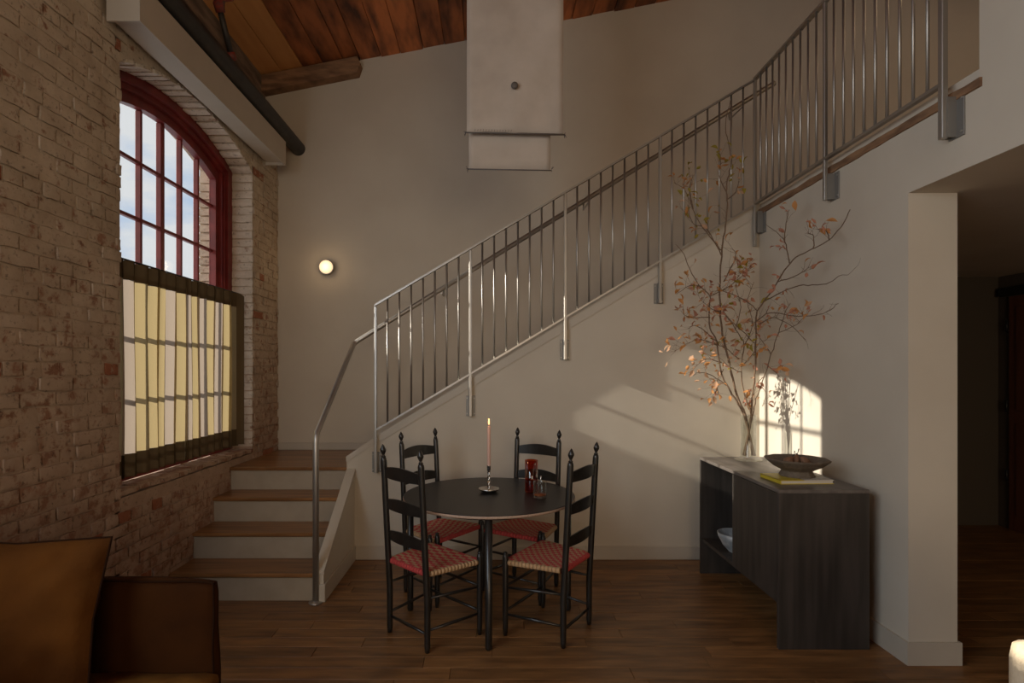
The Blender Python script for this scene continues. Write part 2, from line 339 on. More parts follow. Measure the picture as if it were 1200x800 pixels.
rb = random.Random(11)
def brick_mesh(L, H, T, rr, ch=.006):
    """worn brick: front face (+x) bulged and chipped, 5 faces subdivided lightly"""
    ys = [0, .25, .5, .75, 1]; zs = [0, .5, 1]; v = []; fcs = []
    for iy, y in enumerate(ys):
        for iz, z in enumerate(zs):
            edge = iy in (0, 4) or iz in (0, 2)
            v.append((-rr.uniform(.0003, .0032) if edge else rr.uniform(-.001, .0022), (y - .5) * L + rr.uniform(-.003, .003), (z - .5) * H + rr.uniform(-.0035, .0035)))
    n = len(v)
    for iy in range(4):
        for iz in range(2): a = iy * 3 + iz; fcs.append((a, a + 3, a + 4, a + 1))
    ring = [0, 3, 6, 9, 12, 13, 14, 11, 8, 5, 2, 1]
    m2 = n
    for q in ring: v.append(v[q])
    for q in ring: v.append((-T, v[q][1], v[q][2]))
    for k in range(12): fcs.append((n + k, n + 12 + k, n + 12 + (k + 1) % 12, n + (k + 1) % 12))
    return v, fcs
variants = {}
for nm, L in (('s', .196), ('h', .092)):
    variants[nm] = []
    for k in range(9):
        v, fc = brick_mesh(L, .0595, .012, rb); m_ = MB(); m_.add(v, fc, 0, True); variants[nm].append((m_, m_.mesh('brick', M['bare'] if k == 0 and nm == 'h' else M['brick'])))
PIT = .0695
spots = []
row = 0; z = .035
while z < TOPW - .03:
    head = row % 6 == 3
    L = .104 if head else .208
    y = -1.2 - (L / 2 if row % 2 else 0) - (.03 if head else 0)
    while y < 5.38:
        a, b = y, y + L; y += L
        segs = [(a, b)]
        for c in CEN:
            ns = []
            for (p, q) in segs:
                if z < SZ - .07: ns.append((p, q)); continue
                # half opening at this height, with the face bricks ragged at the jamb
                if z < 3.25: h = .885 + rb.uniform(-.006, .004)
                else:
                    dd = 3.43 + .05 - z
                    if dd <= 0: ns.append((p, q)); continue
                    h = min(.885, math.sqrt(dd * 4))
                lo, hi = c - min(h, .84 + rb.uniform(-.004, .004)), c + h
                if q <= lo or p >= hi: ns.append((p, q))
                else:
                    if p < lo: ns.append((p, lo))
                    if q > hi: ns.append((hi, q))
            segs = ns
        for (p, q) in segs:
            q = min(q, YB)
            if q - p > .03: spots.append((p, q, z, head))
    z += PIT; row += 1
def score(s):
    p, q, z, h = s
    yc = (p + q) / 2; px = 577 + XL * 650 / yc if yc > .5 else -999; py = 434 - (z - EYE) * 650 / yc if yc > .5 else -999
    px2 = 577 + XL * 650 / q if q > .5 else -999
    if px2 < 2 or py < -8 or py > 800: return 0
    if py > 630 and px < 125 or py > 690: return 0        # behind the sofa
    if yc > 3.0 and z > 3.36 and z < 3.56: return 0       # behind the shade box
    if yc > 3.57 and z < .18 * (1 + int((yc - 3.58) / .277)): return 0
    return 650 / yc * (q - p) * 120 / yc / yc
spots.sort(key=score, reverse=True)
restb = MB(); placed = 0; NB = 226
for s in spots:
    p, q, z, h = s; L = q - p; c = ((p + q) / 2); prot = rb.uniform(-.005, .007)
    full = abs(L - (.104 if h else .208)) < .002
    if placed < NB and score(s) > 0:
        placed += 1
        if full: me = rb.choice(variants['h' if h else 's'])[1]
        else:
            v, fc = brick_mesh(L - .011, .0595, .012, rb); m_ = MB(); m_.add(v, fc, 0, True); me = m_.mesh('brick', M['brick'])
        o = bpy.data.objects.new('brick', me); col.objects.link(o); o.parent = wall_left; o.location = (XL + prot, c, z)
        if rb.random() < .5: o.scale = (1, 1, 1.0 + rb.uniform(-.05, .05))
    else:
        v, fc = brick_mesh(L - .011, .0595, .012, rb); restb.add([(a + XL + prot, b + c, d + z) for a, b, d in v], fc, 1 if rb.random() < .035 else 0, True)
# far jamb bricks (white-washed), voussoirs of the arch, sill bricks: all real, those of the window in view as objects
def jamb_brick(y, z, sgn, x0=-2.262, x1=-2.086):
    v, fc = brick_mesh(x1 - x0, .0595, .012, rb)      # face looks along -sgn*y
    return [((x0 + x1) / 2 + b, y + sgn * (-a) * 1.0, z + d) for a, b, d in v], fc
z = .86
while z < 3.2:
    v, fc = jamb_brick(WC + .88 - rb.uniform(.006, .014), z, 1)
    m_ = MB().add(v, fc); o = m_.build('brick', M['jamb'], wall_left)
    z += PIT
for k in range(20):
    d = -.84 + 1.68 * k / 19
    zz = arch(d); ang = math.atan(d / 2.0)
    v, fc = brick_mesh(.17, .068, .02, rb)
    T = Matrix.Translation((-2.172, WC + d, zz - .022 + rb.uniform(-.006, .005))) @ Matrix.Rotation(-ang, 4, 'X') @ Matrix.Rotation(R(90), 4, 'Y') @ Matrix.Rotation(R(90), 4, 'X')
    m_ = MB().add([T @ Vector(p) for p in v], fc); m_.build('brick', M['jamb'] if k % 3 else M['brick'], wall_left)
for k in range(17):
    d = -.83 + .104 * k
    v, fc = brick_mesh(.17, .090, .03, rb)
    T = Matrix.Translation((-2.168, WC + d, SZ + .012 + rb.uniform(-.004, .004))) @ Matrix.Rotation(R(-90), 4, 'Y') @ Matrix.Rotation(R(90), 4, 'X')
    m_ = MB().add([T @ Vector(p) for p in v], fc); m_.build('brick', M['brick'], wall_left)
# outer reveal seen through the panes: toothed brick edge
for z in [1.0 + PIT * k for k in range(31)]:
    restb.box((-2.50, WC + .765 + rb.uniform(0, .010), z), (-2.41, WC + .80, z + .056))
o = restb.build('brick', [M['brick'], M['bare']], wall_left); o['kind'] = 'stuff'

# window_1 .. window_3
def rings(c, x0, x1, ho, hi, azo, azi, zb):
    """frame band between an outer and inner outline, both arched"""
    def path(h, az):
        ds = [-h + 2 * h * k / 18 for k in range(19)]
        return [(c - h, zb)] + [(c + d, az(d)) for d in ds] + [(c + h, zb)]
    return path(ho, azo), path(hi, azi), x0, x1
def window(n, c, sub):
    fr = MB(); zb = .84
    fr.strip(*rings(c, -2.300, -2.262, .876, .80, lambda d: arch(d) - .004, lambda d: arch(d) - .072, zb))
    fr.strip(*rings(c, -2.330, -2.292, .80, .755, lambda d: arch(d) - .072, lambda d: arch(d) - .110, zb))
    fr.strip(*rings(c, -2.375, -2.322, .755, .705, lambda d: arch(d) - .110, lambda d: garch(d), zb))
    fr.box((-2.40, c - .88, zb - .03), (-2.262, c + .88, zb + .05))
    for sg in (-1, 1): fr.tube([(-2.285, c + sg * .775, zb), (-2.285, c + sg * .775, 3.15)], .009, 6)
    w = struct(fr, 'window_%d' % n, M['maroon'])
    xs = [-.705, -.48, -.24, 0, .24, .48, .705]; zr = [.93, 1.0, 1.37, 1.745, 2.12, 2.494, 2.87]
    for d in xs[1:-1]:
        t = .022 if d == 0 else .011
        MB().box((-2.385, c + d - t, zb), (-2.345, c + d + t, garch(d)), b_=.004).build('glazing_bar', M['maroon'], w)
    for z in zr[1:]:
        MB().box((-2.382, c - .71, z - .011), (-2.348, c + .71, z + .011), b_=.004).build('glazing_bar', M['maroon'], w)
    for i in range(6):
        a, b = xs[i], xs[i + 1]
        for j in range(1, len(zr)):
            z0 = zr[j]
            if j + 1 < len(zr): poly = [(c + a, z0), (c + b, z0), (c + b, zr[j + 1]), (c + a, zr[j + 1])]
            else: poly = [(c + a, z0), (c + b, z0), (c + b, garch(b)), (c + (a + b) / 2, garch((a + b) / 2)), (c + a, garch(a))]
            MB().prism(poly, -2.367, -2.363, 'x').build('pane', M['glass'], w)
    return w
def curtain(c, label):
    t = thing('cafe_curtain', label, 'curtain', (-2.19, c, .85))
    rr = random.Random(5)
    y = c - .85; zb, zt = .99, 2.03; k = 0
    ym = MB(); hd = MB(); hm = MB(); P = []
    widths = [.135, .10, .125, .105, .07, .115, .12, .07, .085, .11, .115, .12, .11, .13]; cols = [0, 1, 0, 0, 0, 1, 2, 1, 0, 1, 0, 1, 0, 0]
    N = 6
    for wdt, ci in zip(widths, cols):
        wdt *= 1.075
        a = -2.215 + rr.uniform(-.006, .006); b = -2.165 + rr.uniform(-.008, .008)
        P.append((y, a, b, wdt, ci)); y += wdt
    def sheet(mb, z0, z1, off, nz, ci=None, sway=.004):
        for (y, a, b, w, cc) in P:
            pr = [(b + .004, y - .004), (a + .012, y + .018), (a, y + .035), (a + .012, y + w * .55), (b - .004, y + w * .97), (b - .012, y + w + .012)]
            vs = []
            for i in range(nz + 1):
                z = z0 + (z1 - z0) * i / nz; sw = sway * math.sin(z * 3 + y * 9)
                for (xx, yy) in pr: vs.append((xx + off + sw, yy + sw * .8, z))
            n = len(pr)
            fs = [(i * n + k, i * n + k + 1, (i + 1) * n + k + 1, (i + 1) * n + k) for i in range(nz) for k in range(n - 1)]
            mb.add(vs, fs, 1 if cc in (1,) else 0, True)
    sheet(ym, zb, zt, 0, 8); ym.build('cloth', [M['curtain_yellow'], M['curtain_overlap']], t)
    sheet(hd, zt, 2.145, .002, 2); hd.build('heading', M['curtain_band'], t, 'brown heading band, darkened as unlit doubled cloth')
    sheet(hm, .850, zb, .002, 2); hm.build('hem', M['curtain_band'], t, 'brown hem band, darkened as unlit doubled cloth')
    MB().tube([(-2.19, c - .87, 2.150), (-2.19, c + .87, 2.150)], .006, 8).build('rod', M['black'], t)
    rt = MB(); y1 = P[-1][0] + P[-1][3]
    rt.add([(-2.17, y1 - .02, .86), (-2.145, y1 + .005, .86), (-2.12, y1 + .015, .86), (-2.17, y1 - .02, 2.14), (-2.145, y1 + .005, 2.14), (-2.12, y1 + .015, 2.12)], [(0, 1, 4, 3), (1, 2, 5, 4)], 0, True)
    rt.build('side_return', M['curtain_band'], t)
    return t
window(1, CEN[0], True); window(2, CEN[1], False); window(3, CEN[2], False)
c1 = curtain(CEN[0], 'pleated yellow cream half-height curtain across the lower arched window in the brick wall')
c2 = copy_tree(c1); c2.location.y = CEN[1]; c2['label'] = 'pleated half-height curtain on the nearer arched window beside the sofa'

# ------------------------------------------------------------------ other walls
b = MB().box((-2.62, YB, -.1), (7, YB + .15, 6.2))
struct(b, 'wall_back', M['plaster'])
def zL(X): return .803 + (X + 1.149) * .5862
w = MB()
w.prism([(-1.087, 0), (XR + .02, 0), (XR + .02, zL(XR) + .02), (-1.149, .803), (-1.149, .70), (-1.087, .70)], YF, YF + .06, 'y')
struct(w, 'wall_stair', M['plaster'])
s = MB().prism([(-1.152, .770), (XR, zL(XR) - .0), (XR, zL(XR) + .10), (-.895, .985), (-1.152, .812)], YF - .010, YF + .075, 'y')
struct(s, 'trim_1', M['white_paint'])
w = MB()
w.box((XR, 2.81, -.1), (2.356, YB, 2.387))                 # pier and wall under the mezzanine
w.box((XR, REAR, 2.387), (2.36, YB, 2.712))                # band over the opening
w.box((XR + .012, 2.40, 2.712), (2.36, YB, 2.80))          # fascia above the timber strip
w.box((XR, REAR, 2.712), (2.36, 2.40, 6.2))                # upper wall toward the camera
wr_ = struct(w, 'wall_right', M['plaster'])
rt = random.Random(4); pts = []
st = MB(); n = 26
for i in range(n):
    y = YF + (2.385 - YF) * i / (n - 1); j = rt.uniform(-.003, .003); k = rt.uniform(-.004, .004)
    st.v += [(XR - .012 + j, y, 2.712 + k), (XR - .014 - j, y, 2.750 - k), (XR + .03, y, 2.752), (XR + .03, y, 2.710)]
for i in range(n - 1):
    a = 4 * i
    for q in range(4): st.f.append((a + q, a + (q + 1) % 4, a + 4 + (q + 1) % 4, a + 4 + q))
st.f += [(0, 1, 2, 3), (4 * n - 1, 4 * n - 2, 4 * n - 3, 4 * n - 4)]; st.mi = [0] * len(st.f); st.sm = [False] * len(st.f)
struct(st, 'trim_2', M['beam'])
# mezzanine floor and hall
struct(MB().box((2.36, REAR, 2.387), (7, YB, 2.80)), 'ceiling_hall', M['plaster'])
h = MB().box((2.356, YB - .05, 0), (4.87, YB, 2.387)); struct(h, 'wall_hall_back', M['hall'])
struct(MB().box((4.87, REAR, 0), (5.0, YB, 2.387)), 'wall_hall_right', M['hall'])
struct(MB().box((7, REAR, 0), (7.15, 5.5, 6.6)), 'wall_far_right', M['plaster'])
struct(MB().box((-2.62, REAR - .15, -.1), (7.1, REAR, 6.6)), 'wall_rear', M['plaster'])
d = struct(MB().box((4.84, 4.28, 0), (4.87, 5.20, 2.18), b_=.004), 'door_1', M['door'])
for k, (y0, y1) in enumerate(((4.36, 4.70), (4.78, 5.12))):
    for (z0, z1) in ((.15, 1.0), (1.12, 2.08)): MB().box((4.828, y0, z0), (4.842, y1, z1), b_=.006).build('panel', M['door'], d)
for z in (.45, 1.1, 1.85): MB().tube([(4.83, 5.21, z), (4.83, 5.21, z + .11)], .010, 8).build('hinge', M['black'], d)
struct(MB().box((4.82, 4.20, 2.19), (4.87, 5.30, 2.27), b_=.004), 'trim_3', M['black'])

# baseboards
bb = MB().box((-1.075, YF - .014, 0), (XR, YF, .105), b_=.003); struct(bb, 'baseboard_stair', M['white_paint'])
bb = MB().prism([(XR - .014, YF - .014), (XR - .014, 2.796), (2.37, 2.796), (2.37, YB - .05), (2.356, YB - .05), (2.356, 2.81), (XR, 2.81), (XR, YF - .014)], 0, .115, 'z'); struct(bb, 'baseboard_right', M['white_paint'])
bb = MB().box((XL + .01, YB - .014, .72), (-.82, YB, .79), b_=.003); struct(bb, 'baseboard_back', M['white_paint'])

# ceiling boards
cb = MB().prism([(-2.62, zc(-2.62) + .03), (7.1, zc(7.1) + .03), (7.1, zc(7.1) + .2), (-2.62, zc(-2.62) + .2)], REAR, 5.5, 'y')
ceil = struct(cb, 'ceiling', M['old_plank'])
seams = [-2.22, -2.015, -1.81, -1.62, -1.43, -1.28, -1.08, -.89, -.67, -.465, -.263]
while seams[-1] < 3.2: seams.append(seams[-1] + rt.uniform(.19, .225))
for i in range(len(seams) - 1):
    a, b_ = seams[i] + .0035, seams[i + 1] - .0035; j = rt.uniform(-.005, .004); m_ = M['new_plank'] if i < 2 else M['old_plank']
    cuts = [REAR + .1, -.5 + rt.uniform(-.5, .5), 2.2 + rt.uniform(-.4, .4), YB] if i >= 2 else [REAR + .1, 1.0, YB]
    for k in range(len(cuts) - 1):
        jj = j + rt.uniform(-.003, .003)
        MB().prism([(a, zc(a) + jj), (b_, zc(b_) + jj), (b_, zc(b_) + .03), (a, zc(a) + .03)], cuts[k] + .002, cuts[k + 1] - .002, 'y').build('ceiling_plank', m_, ceil)
w = MB(); w.box((-2.45, REAR, TOPW), (-2.20, YB, zc(-2.2) - .004), b_=.012); struct(w, 'trim_4', M['grey_beam'])
w = MB().prism([(-2.20, zc(-2.20) - .17), (-1.29, zc(-1.29) - .165), (-1.26, zc(-1.26) - .08), (-1.29, zc(-1.29) - .012), (-2.20, zc(-2.20) - .012)], 5.285, YB, 'y'); hb = w.build('header_beam', M['beam'])
tag(hb, 'short rough timber header under the ceiling planks at the top left of the plaster wall', 'beam')

# ------------------------------------------------------------------ stairs
RY = [3.590, 3.867, 4.151, 4.424]; RS = .18
stair = thing('staircase', 'oak and white staircase rising from the floor to a landing and turning right', 'stairs', (-1.6, 3.6, 0))
XS = -1.145
for i in range(4):
    z0, z1 = i * RS, (i + 1) * RS - .026
    MB().box((XL - .004, RY[i], z0), (XS, RY[i] + .02, z1)).build('riser', M['riser_paint'], stair)
    if i < 3: MB().box((XL - .006, RY[i] - .020, z1), (XS, RY[i + 1] + .004, z1 + .026), b_=.006).build('tread', M['tread'], stair)
z1 = 4 * RS - .026; yy = RY[3] - .020
for k, wd in enumerate((.10, .125, .125, .125, .125, .125, .125, .136)):
    MB().box((XL - .006, yy, z1), (-1.15 if yy + wd < YF + .07 else -.83, yy + wd - .001, z1 + .026), b_=.004 if k == 0 else .0012).build('landing_plank', M['tread'], stair); yy += wd
MB().box((XL, RY[3] + .03, .6), (-.84, YB, .69)).build('landing_frame', M['white_paint'], stair)
# flight along the wall
X0 = -.85; n = 11
for i in range(n):
    x = X0 + i * .298; z = .72 + i * .1785
    MB().box((x, YF + .06, z), (x + .02, YB - .003, z + .153)).build('riser', M['riser_paint'], stair)
    if i < n - 1: MB().box((x - .02, YF + .06, z + .153), (x + .31, YB - .003, z + .1785), b_=.004).build('tread', M['tread'], stair)
# low side wall of the first steps, with its cap and skirting
sw = MB().prism([(3.572, 0), (3.572, .182), (YF, .695), (YF, 0)], XS + .001, -1.087, 'x')
sd = sw.build('side_wall', M['plaster'], stair)
MB().prism([(3.560, .180), (3.560, .200), (YF + .01, .722), (YF + .01, .694)], XS - .003, -1.080, 'x').build('cap', M['white_paint'], stair)
MB().box((-1.087, 3.566, 0), (-1.074, YF - .014, .115), b_=.003).build('skirting', M['white_paint'], stair)
MB().box((XS, 3.558, 0), (-1.074, 3.572, .115), b_=.003).build('skirting', M['white_paint'], stair)

# ------------------------------------------------------------------ guardrail
YG = 4.330; XG = 2.05
gr = thing('stair_guardrail', 'brushed steel balustrade climbing the stair flight and turning along the upper floor edge', 'railing', (-.911, YG, .45))
def gz(X): return 1.023 + (X + .911) * .5965
H = .972
xs_ = -.911; xe = XG
MB().prism([(xs_, gz(xs_) - .008), (xe + .008, gz(xe) - .008), (xe + .008, gz(xe) + .008), (xs_, gz(xs_) + .008)], YG - .010, YG + .010, 'y').build('bottom_rail', M['steel'], gr)
MB().prism([(xs_ - .008, gz(xs_) + H - .008), (xe + .008, gz(xe) + H - .008), (xe + .008, gz(xe) + H + .008), (xs_ - .008, gz(xs_) + H + .008)], YG - .016, YG + .016, 'y').build('top_rail', M['steel'], gr)
zh = gz(XG) ; YE = 2.524
MB().box((XG - .013, YE, zh - .008), (XG + .013, YG, zh + .008)).build('bottom_rail', M['steel'], gr)
MB().box((XG - .016, YE, zh + H - .008), (XG + .016, YG, zh + H + .008)).build('top_rail', M['steel'], gr)
posts = [xs_ + i * (xe - xs_) / 4 for i in range(5)]
def bracket(par, x, y, z0, z1, side):
    bk = MB(); hw = .036
    if side == 'b':   # channel fixed to the stair wall
        bk.box((x - hw, YF - .008, z0), (x + hw, YF - .0005, z1), b_=.001)
        for sg in (-1, 1): bk.box((x + sg * .012 - .002, y + .0, z0), (x + sg * .012 + .002, YF - .004, z1))
    else:
        bk.box((XR - .008, y - .055, z0), (XR - .0005, y + .03, z1), b_=.001)
        bk.box((x + .006, y - .018, z0 + .004), (XR - .004, y - .012, z1 - .004)); bk.box((x + .006, y + .012, z0 + .004), (XR - .004, y + .018, z1 - .004))
    o = bk.build('bracket', M['steel_plate'], par)
    for zz in (z0 + .02, z1 - .02):
        if side == 'b':
            for sg in (-1, 1): MB().tube([(x + sg * .029, YF - .013, zz), (x + sg * .029, YF - .007, zz)], .005, 8).build('bolt', M['steel'], o)
        else: MB().tube([(XR - .013, y - .045, zz), (XR - .007, y - .045, zz)], .006, 8).build('bolt', M['steel'], o)
for i, x in enumerate(posts):
    zt = gz(x) + H; zb = gz(x) - .335
    MB().box((x - .011, YG - .011, zb), (x + .011, YG + .011, zt - .008), b_=.003).build('post', M['steel'], gr)
    if i < 4:
        bracket(gr, x, YG, zb + .0, zb + .16, 'b')
        for k in range(1, 8):
            xx = x + (posts[i + 1] - x) * k / 8
            MB().tube([(xx, YG, gz(xx) + .006), (xx, YG, gz(xx) + H - .006)], .0078, 8).build('baluster', M['steel'], gr)
bracket(gr, XG, YG - .012, zh - .235, zh - .06, 'r')
YM = 3.417
for k in range(1, 20):
    y = YG + (YM - YG) * k / 10 if k <= 10 else YM + (YE - YM) * (k - 10) / 10
    if k == 10:
        MB().box((XG - .011, YM - .011, zh - .255), (XG + .011, YM + .011, zh + H - .008), b_=.003).build('post', M['steel'], gr); bracket(gr, XG, YM, zh - .255, zh - .09, 'r')
    else: MB().tube([(XG, y, zh + .006), (XG, y, zh + H - .006)], .0078, 8).build('baluster', M['steel'], gr)
MB().box((XG - .014, YE - .014, zh - .25), (XG + .014, YE + .014, zh + H), b_=.003).build('post', M['steel'], gr); bracket(gr, XG, YE, zh - .25, zh - .06, 'r')

# handrail
hp = [(-1.132, 3.556, .005), (-1.132, 3.556, 1.03), (-1.132, 3.562, 1.06), (-1.133, 3.58, 1.085)]
hp += [(-1.137, 4.535, 1.695), (-1.135, 4.56, 1.711), (-1.11, 4.568, 1.732)]
e = W(908, 97, 4.565); hp.append((e.x, 4.568, e.z))
hr = thing('stair_handrail', 'round steel tube handrail rising from the floor beside the bottom step', 'railing', (-1.132, 3.556, 0))
MB().tube(hp, .0195, 14).build('tube', M['steel'], hr)
MB().lathe([(.045, 0), (.045, .006), (.024, .008), (.021, .016)], (-1.132, 3.556, 0), 20).build('floor_flange', M['steel'], hr)
for X in (1.95, .75, -.4):
    z = hp[-2][2] + (X + 1.11) * (e.z - hp[-2][2]) / (e.x + 1.11)
    MB().tube([(X, 4.568, z - .015), (X, 4.568, z - .07), (X, YG + .03, z - .08), (X, YG + .008, z - .08)], .006, 8).build('bracket', M['steel'], hr)

# ------------------------------------------------------------------ shade box, pipes, sconce
sb = thing('roller_shade_box', 'long white roller shade box mounted above the arched window', 'shade box', (-1.98, 4.0, 3.345))
q = MB(); q.box((-1.886, 2.947, 3.345), (-1.873, 5.03, 3.56)); q.box((XL + .012, 2.947, 3.547), (-1.886, 5.03, 3.56)); q.box((XL + .03, 2.947, 3.345), (-1.886, 2.96, 3.547)); q.box((XL + .03, 5.017, 3.345), (-1.886, 5.03, 3.547))
q.build('housing', M['white_paint'], sb)
MB().box((XL + .04, 2.96, 3.372), (-1.905, 5.017, 3.385)).build('bottom_panel', M['white_paint'], sb)
MB().tube([(-1.965, 2.97, 3.45), (-1.965, 5.0, 3.45)], .035, 12).build('roller', M['canvas'], sb)
bp_ = MB().tube([(-1.885, REAR, 3.655), (-1.885, YB - .003, 3.640)], .068, 20); tag(bp_.build('black_pipe', M['pipe']), 'thick black iron pipe running above the white shade box along the brick wall', 'pipe')
sp = thing('sprinkler_pipe', 'thin black sprinkler branch pipe with red elbow fittings under the ceiling', 'pipe', (-1.885, 4.0, 3.72))
P0 = Vector((-1.885, 4.02, 3.734)); P1 = Vector((-1.895, 3.84, 4.02))
MB().tube([P0, P1], .021, 10).build('drop', M['pipe'], sp)
MB().tube([P0, P0 + (P1 - P0) * .16], .032, 10).build('fitting', M['red_iron'], sp, 'red threaded fitting')
MB().tube([P0 + (P1 - P0) * .86, P1, P1 + Vector((.03, -.02, .04)), P1 + Vector((.10, -.02, .045))], [.031, .038, .036, .031], 10).build('elbow', M['red_iron'], sp, 'red elbow fitting')
MB().tube([P1 + Vector((.08, -.02, .045)), P1 + Vector((.65, -.02, .16))], .024, 10).build('branch', M['pipe'], sp)
sc = thing('wall_sconce', 'small round glowing wall light on the plaster above the landing', 'wall light', (-1.6, YB, 2.49))
pl2 = bpy.data.lights.new('sconce_light', 'POINT'); pl2.energy = .5; pl2.color = (1, .7, .4); pl2.shadow_soft_size = .05
po2 = bpy.data.objects.new('sconce_light', pl2); col.objects.link(po2); po2.location = (-1.598, YB - .14, 2.483)
def disc_y(prof, c, n=28, mi=0):   # lathe about the y axis
    m = MB().lathe(prof, (0, 0, 0), n); m.v = [(c[0] + x, c[1] - z, c[2] + y) for x, y, z in m.v]; return m
disc_y([(.030, 0), (.030, .035), (.070, .037), (.073, .05), (.070, .056)], (-1.598, YB - .001, 2.483)).build('base', M['steel_plate'], sc)
disc_y([(.064, .054), (.064, .068), (.050, .080), (.02, .084), (.001, .085)], (-1.598, YB - .001, 2.483)).build('diffuser', M['lamp'], sc)

# ------------------------------------------------------------------ hanging canvas
YH = 3.40
hc = thing('canvas_hanging', 'tall off white canvas banner with shorter second layer hanging above the table', 'wall hanging', (.13, YH, 2.71))
def sheet(x0, x1, z0, z1, y, nx=16, nz=26, seed=0, amp=.008, skew=0.):
    vs = []
    for j in range(nz + 1):
        for i in range(nx + 1):
            u, v = i / nx, j / nz; x = x0 + (x1 - x0) * u; z = z0 + (z1 - z0) * v - skew * u * (1 - v)
            dx = (x - .139); dz = (z - 3.23); r = math.hypot(dx, dz)
            dep = amp * noise.noise(Vector((x * 4, z * 2.2, seed))) * 1.6 + .004 * math.cos(6 * math.atan2(dx, dz)) * math.exp(-r * 3)
            vs.append((x, y - dep, z))
    for (x, yy, z) in list(vs): vs.append((x, yy + .002, z))
    k = (nx + 1) * (nz + 1); n = nx + 1
    fs = [(j * n + i, j * n + i + 1, (j + 1) * n + i + 1, (j + 1) * n + i) for j in range(nz) for i in range(nx)]
    fs += [tuple(k + q for q in f_)[::-1] for f_ in fs]
    rim = [i for i in range(n)] + [j * n + nx for j in range(1, nz + 1)] + [nz * n + i for i in range(nx - 1, -1, -1)] + [j * n for j in range(nz - 1, 0, -1)]
    fs += [(rim[i], k + rim[i], k + rim[(i + 1) % len(rim)], rim[(i + 1) % len(rim)]) for i in range(len(rim))]
    return MB().add(vs, fs, 0, True)
a = W(547, 155, YH); b = W(660, 158, YH); top = 4.60
fp = sheet(a.x, b.x, a.z, top, YH, seed=2, skew=.014, amp=.016); fp.build('front_cloth', M['canvas'], hc)
a2 = W(549.5, 198, YH + .05); b2 = W(645, 199, YH + .05)
sheet(a2.x, b2.x, a2.z, top, YH + .05, seed=5, amp=.004, skew=.004).build('back_cloth', M['canvas'], hc)
MB().tube([(a.x - .012, YH - .003, a.z), (b.x + .012, YH - .003, b.z)], .0055, 8).build('hem_rod', M['knob'], hc)
MB().tube([(a2.x - .006, YH + .05, a2.z), (b2.x + .006, YH + .05, b2.z - .004)], .004, 8).build('hem_rod', M['thread'], hc)
for (p, s_) in ((a, -1), (b, 1), (a2, -1), (b2, 1)):
    tf = MB(); rr = random.Random(int(p.x * 999))
    for k in range(7): tf.tube([(p.x + s_ * .005, p.y - .003, p.z), (p.x + s_ * rr.uniform(.008, .02), p.y + rr.uniform(-.015, .01), p.z + rr.uniform(-.022, .02))], .0014, 4)
    tf.build('knot', M['thread'], hc)
stt = MB()
for k in range(14): x = a.x + .05 + k * .017; z = a.z - .014 * (x - a.x) / (b.x - a.x); stt.tube([(x, YH - .012, z + .003), (x + .002, YH - .012, z + .016)], .0012, 4)
stt.build('stitching', M['thread'], hc)
k_ = W(603, 101, YH - .02); m = disc_y([(.006, 0), (.006, .012), (.017, .014), (.022, .022), (.020, .030), (.012, .035), (.001, .036)], (k_.x, YH - .006, k_.z)); m.build('button', M['knob'], hc, 'round grey button')
br = MB().box((a.x - .03, YH - .02, top - .005), (b.x + .03, YH + .07, top + .03), b_=.004); br.build('top_batten', M['beam'], hc)
for x in (a.x + .05, b.x - .05): MB().tube([(x, YH + .02, top + .03), (x, YH + .02, zc(x) + .002)], .003, 6).build('cord', M['thread'], hc)

# ------------------------------------------------------------------ round table
TX, TY = -.02, 3.45; TZ = .722
tb = thing('dining_table', 'round black dining table with pale edge in the middle of four ladder back chairs', 'table', (TX, TY, 0))
MB().lathe([(.001, TZ - .0005), (.522, TZ - .0005), (.527, TZ)][::-1] and [(.526, TZ - .004), (.528, TZ - .001), (.5265, TZ)], (TX, TY, 0), 72).build('tabletop', M['table_top'], tb)
MB().lathe([(.518, TZ - .020), (.529, TZ - .018), (.530, TZ - .006), (.526, TZ - .004)], (TX, TY, 0), 72).build('edge_band', M['table_edge'], tb, 'pale plywood edge')
MB().lathe([(.40, TZ - .055), (.41, TZ - .055), (.41, TZ - .020), (.40, TZ - .0201)], (TX, TY, 0), 48).build('apron', M['black_wood'], tb)
for a_ in (0, 90, 180, 270):
    x, y = TX + .49 * math.sin(R(a_)), TY - .49 * math.cos(R(a_))
    MB().tube([(x, y, 0), (x, y, .01), (x, y, TZ - .021)], [.016, .019, .021], 14).build('leg', M['black_wood'], tb)

